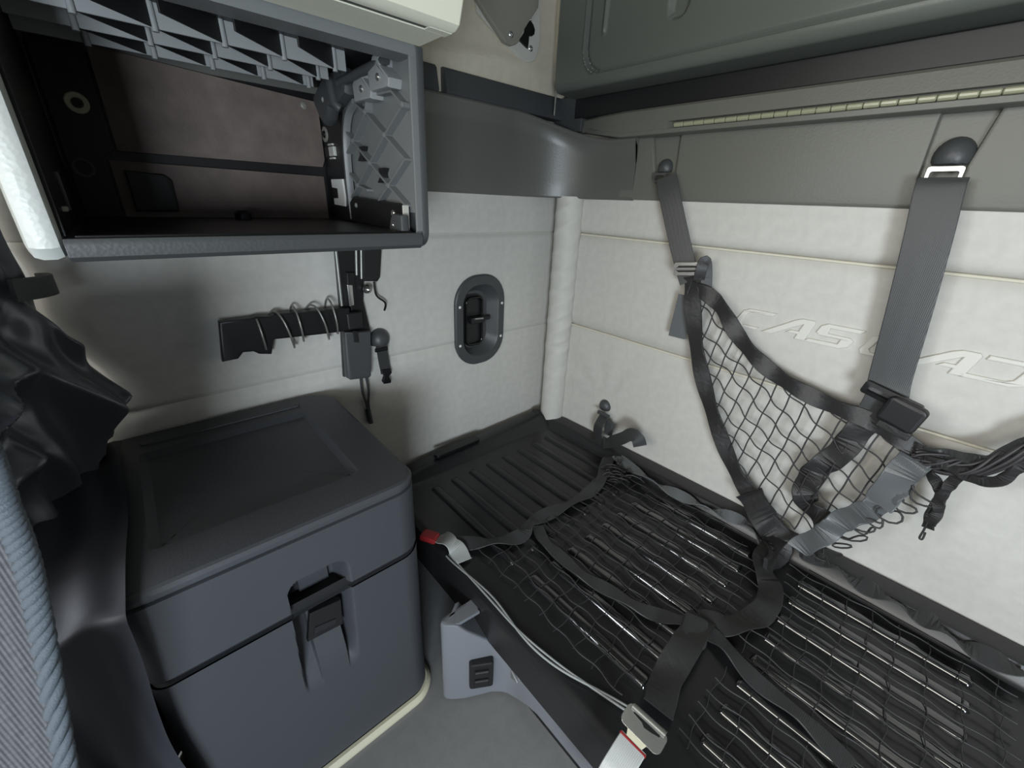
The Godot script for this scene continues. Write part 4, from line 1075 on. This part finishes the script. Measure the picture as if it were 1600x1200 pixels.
	for k in 9: # slack loops under the foot band
		var a := float(k) / 8.0
		var q := Vector3(1.132, 0.397, 0.085).lerp(Vector3(1.245, 0.675, 0.085), a)
		var pts := []
		for i in 15:
			var b := TAU * i / 14.0 + k
			var e := 0.012 + 0.012 * fposmod(k * 0.618, 1.0)
			pts.append(q + Vector3(e * cos(b) + 0.007 * sin(b * 2.0 + k), -0.010 + e * 0.7 * sin(b + 0.5 * k) + 0.006 * cos(b * 2.0), 0.004 * sin(b + k)))
		s = Soup.new(); tube(s, pts, 0.0024, 5); obj("slack_loop", s, M.cord, n)
	# part that lies on the bunk
	var lay := func(p: Vector2) -> Vector3: return Vector3(p.x, 0.3475 + 0.0022 * sin(p.x * 31.0 + p.y * 57.0), p.y)
	var pa := PackedVector2Array([Vector2(0.535, 0.56), Vector2(0.535, 0.37), Vector2(0.52, 0.22), Vector2(0.49, 0.14), Vector2(0.60, 0.105), Vector2(0.74, 0.10), Vector2(0.92, 0.10), Vector2(1.03, 0.17), Vector2(1.07, 0.24), Vector2(1.05, 0.40), Vector2(1.0, 0.475), Vector2(0.91, 0.535), Vector2(0.83, 0.56), Vector2(0.745, 0.58), Vector2(0.651, 0.58)])
	var pb := PackedVector2Array([Vector2(1.08, 0.11), Vector2(1.51, 0.11), Vector2(1.51, 0.55), Vector2(1.29, 0.54), Vector2(1.14, 0.50), Vector2(1.07, 0.47), Vector2(1.10, 0.34), Vector2(1.10, 0.24)])
	var pc := PackedVector2Array([Vector2(0.50, 0.66), Vector2(0.60, 0.61), Vector2(0.74, 0.60), Vector2(0.85, 0.58), Vector2(0.99, 0.54), Vector2(1.0, 0.66), Vector2(0.98, 0.76), Vector2(0.48, 0.76)])
	var pd := PackedVector2Array([Vector2(1.08, 0.53), Vector2(1.25, 0.56), Vector2(1.51, 0.58), Vector2(1.51, 0.74), Vector2(1.08, 0.74)])
	var k := 30
	for q in [pa, pb, pc, pd]:
		cords(n, q, Vector2(1.0, 0.02), 0.040, 0.0032, 0.0018, M.slack, lay, k)
		cords(n, q, Vector2(0.06, 1.0), 0.050, 0.003, 0.0011, M.slack, lay, k + 1)
		k += 2
	band(n, "end_hem", [Vector3(0.441, 0.352, 0.802), Vector3(0.502, 0.352, 0.715), Vector3(0.545, 0.352, 0.628), Vector3(0.526, 0.352, 0.569), Vector3(0.533, 0.352, 0.466), Vector3(0.544, 0.352, 0.323), Vector3(0.519, 0.352, 0.215), Vector3(0.472, 0.352, 0.123), Vector3(0.459, 0.356, 0.066)], 0.042, M.web, 0.5)
	band(n, "front_hem", [Vector3(0.548, 0.352, 0.559), Vector3(0.601, 0.352, 0.585), Vector3(0.666, 0.352, 0.590), Vector3(0.751, 0.352, 0.592), Vector3(0.833, 0.352, 0.573), Vector3(0.911, 0.352, 0.555), Vector3(0.971, 0.352, 0.516), Vector3(1.006, 0.352, 0.491)], 0.034, M.web, 0.3)
	band(n, "front_hem", [Vector3(1.023, 0.352, 0.495), Vector3(1.065, 0.352, 0.492), Vector3(1.142, 0.352, 0.519), Vector3(1.229, 0.352, 0.522), Vector3(1.309, 0.352, 0.545)], 0.036, M.web, 0.3)
	band(n, "back_hem", [Vector3(0.476, 0.362, 0.074), Vector3(0.627, 0.372, 0.116), Vector3(0.750, 0.372, 0.114), Vector3(0.850, 0.372, 0.102), Vector3(0.938, 0.372, 0.079), Vector3(1.015, 0.365, 0.114)], 0.036, M.belt, 0.8)
	band(n, "back_hem", [Vector3(1.091, 0.375, 0.080), Vector3(1.169, 0.375, 0.064), Vector3(1.234, 0.375, 0.080), Vector3(1.308, 0.375, 0.075), Vector3(1.366, 0.375, 0.083), Vector3(1.430, 0.375, 0.100), Vector3(1.504, 0.375, 0.084)], 0.045, M.web, 0.6)
	band(n, "cross_band", [Vector3(1.032, 0.385, 0.079), Vector3(1.036, 0.365, 0.189), Vector3(1.081, 0.355, 0.255), Vector3(1.092, 0.355, 0.347), Vector3(1.055, 0.355, 0.438), Vector3(1.003, 0.355, 0.481)], 0.055, M.hem, 0.35)
	band(n, "front_strap", [Vector3(1.007, 0.356, 0.470), Vector3(1.018, 0.375, 0.584), Vector3(1.023, 0.356, 0.660), Vector3(1.042, 0.356, 0.724)], 0.060, M.hem, 0.3)
	s = Soup.new(); rbox(s, Vector3(1.011, 0.362, 0.521), Vector3(0.055, 0.022, 0.075), 0.010, Basis(Vector3.UP, 0.35)); obj("roll", s, M.web, n)
	for e in [0.0, 0.009]:
		s = Soup.new(); tube(s, smooth_path([Vector3(0.468, 0.345, 0.816), Vector3(0.632, 0.345, 0.817), Vector3(0.749, 0.345, 0.817), Vector3(0.854, 0.345, 0.803), Vector3(0.940, 0.345, 0.783), Vector3(1.016, 0.345, 0.763)], 8).map(func(v: Vector3): return v + Vector3(0.0, 0.0, e * sin(v.x * 17.0))), 0.0026, 6); obj("edge_cord", s, M.grille, n)
	# heap of slack net at the far end
	for i in 16:
		var pts := []
		var c := Vector3(rng.randf_range(0.50, 0.62), 0.352, rng.randf_range(0.09, 0.20))
		var ra := rng.randf_range(0.014, 0.036); var ph := rng.randf() * TAU
		for j in 19:
			var a := TAU * j / 18.0
			pts.append(c + Vector3(ra * cos(a + ph) * 1.3, 0.008 + 0.010 * sin(a * 2.0 + ph), ra * sin(a) * 0.8))
		s = Soup.new(); tube(s, pts, 0.0024, 5); obj("slack_loop", s, M.cord, n)

func small_things() -> void:
	# hooks in the pockets of the rear trim
	for q in [[0.441, 1.335, 0.023, "small hooded strap hook in the left pocket of the rear trim"], [1.063, 1.342, 0.032, "larger hooded strap hook in the right pocket of the rear trim"]]:
		var h := thing("strap_hook", q[3], "hook", "hooded strap hooks on the rear trim")
		anchor_cap(h, Vector3(q[0], q[1], 0.002), Vector3(0, 0, 1), q[2])
		var s := Soup.new()
		var x: Transform3D = back_at(Vector3(q[0], q[1] - q[2] * 1.15, 0.032))
		loft(s, [put(rr(q[2] * 1.7, q[2] * 1.1, 0.005), x, -0.003), put(rr(q[2] * 1.7, q[2] * 1.1, 0.005), x, 0.003), put(rr(q[2] * 1.35, q[2] * 0.6, 0.004), x, 0.003), put(rr(q[2] * 1.35, q[2] * 0.6, 0.004), x, -0.003), put(rr(q[2] * 1.7, q[2] * 1.1, 0.005), x, -0.003)], false, false)
		obj("loop", s, M.steel, h)
	# anchor low on the rear wall with a curled strap
	var a := thing("belt_anchor", "round capped belt anchor with a curled black strap at the back of the bunk", "anchor")
	anchor_cap(a, Vector3(0.353, 0.501, 0.000), Vector3(0, 0, 1), 0.027)
	var s := Soup.new()
	ribbon(s, smooth_path([Vector3(0.384, 0.485, 0.050), Vector3(0.383, 0.454, 0.075), Vector3(0.383, 0.414, 0.075), Vector3(0.412, 0.387, 0.075), Vector3(0.457, 0.421, 0.090), Vector3(0.505, 0.462, 0.100), Vector3(0.535, 0.492, 0.100), Vector3(0.564, 0.490, 0.100), Vector3(0.576, 0.463, 0.095)], 6), 0.046, 0.004, [Vector3(1, 0.1, 0.2), Vector3(1, 0.3, 0.2), Vector3(0.5, 1, 0.0), Vector3(0.1, 1, -0.3), Vector3(0.2, 1, -0.2)])
	obj("strap", s, M.web, a, 50)
	s = Soup.new(); rbox(s, Vector3(0.411, 0.442, 0.045), Vector3(0.034, 0.060, 0.014), 0.005); obj("buckle", s, M.shell, a)
	s = Soup.new(); rbox(s, Vector3(0.383, 0.494, 0.055), Vector3(0.055, 0.014, 0.012), 0.004); obj("clip", s, M.shell, a)
	# red tag and shiny strap end at the front corner of the bunk
	var r := thing("red_tag", "small red release tag at the bunk corner next to the fridge", "tag")
	s = Soup.new(); rbox(s, Vector3(0.385, 0.352, 0.826), Vector3(0.05, 0.020, 0.034), 0.006, Basis(Vector3.UP, 0.5)); obj("tab", s, M.red, r)
	var t := thing("strap_end", "shiny black strap end folded over the front corner of the bunk", "strap")
	band(t, "webbing", [Vector3(0.403, 0.352, 0.803), Vector3(0.450, 0.372, 0.803), Vector3(0.478, 0.360, 0.797), Vector3(0.516, 0.350, 0.799)], 0.046, M.pale_belt, 0.25)
	s = Soup.new(); lathe(s, [[0.006, 0.0], [0.006, 0.004], [0.003, 0.007], [0.0, 0.007]], top_at(Vector3(0.460, 0.336, 0.800)), 12); obj("stud", s, M.steel, t)
	# seat belt tongue standing at the front edge of the bunk
	var b := thing("belt_tongue", "metal belt tongue with cream label on a pale strap at the bunk front edge", "belt")
	var x := fr(Vector3(1.049, 0.400, 0.798), Vector3(1, 0, -0.03), Vector3(0, 0.35, -0.94))
	s = Soup.new()
	var outl := rr(0.076, 0.037, 0.011, 6)
	slab(s, outl, x, -0.0015, 0.0025, 0.0007); obj("plate", s, M.steel, b)
	s = Soup.new(); tube(s, [x * Vector3(-0.030, 0.014, 0.003), x * Vector3(0.032, 0.016, 0.003)], 0.006, 10); obj("bar", s, M.wire, b)
	s = Soup.new(); slab(s, PackedVector2Array([Vector2(-0.024, 0.006), Vector2(-0.006, 0.004), Vector2(0.0, 0.0), Vector2(0.012, 0.002), Vector2(0.026, 0.006), Vector2(0.026, 0.009), Vector2(-0.024, 0.009)]), x, 0.002, 0.0034, 0.0004); obj("slot", s, M.black, b)
	s = Soup.new(); slab(s, PackedVector2Array([Vector2(-0.021, -0.016), Vector2(0.017, -0.016), Vector2(0.013, -0.028), Vector2(-0.016, -0.028)]), x, -0.001, 0.002, 0.0006); obj("label", s, M.ring, b)
	s = Soup.new(); rbox(s, x * Vector3(-0.002, -0.031, 0.0), Vector3(0.050, 0.006, 0.006), 0.002, x.basis); obj("stitching", s, M.red, b)
	s = Soup.new(); ribbon(s, smooth_path([x * Vector3(-0.002, -0.028, 0), x * Vector3(-0.002, -0.06, 0.003), x * Vector3(-0.003, -0.10, -0.01), x * Vector3(-0.004, -0.16, -0.07), x * Vector3(-0.004, -0.18, -0.20)], 6), 0.048, 0.004, [Vector3(1, 0, 0)]); obj("strap", s, M.pale_belt, b)
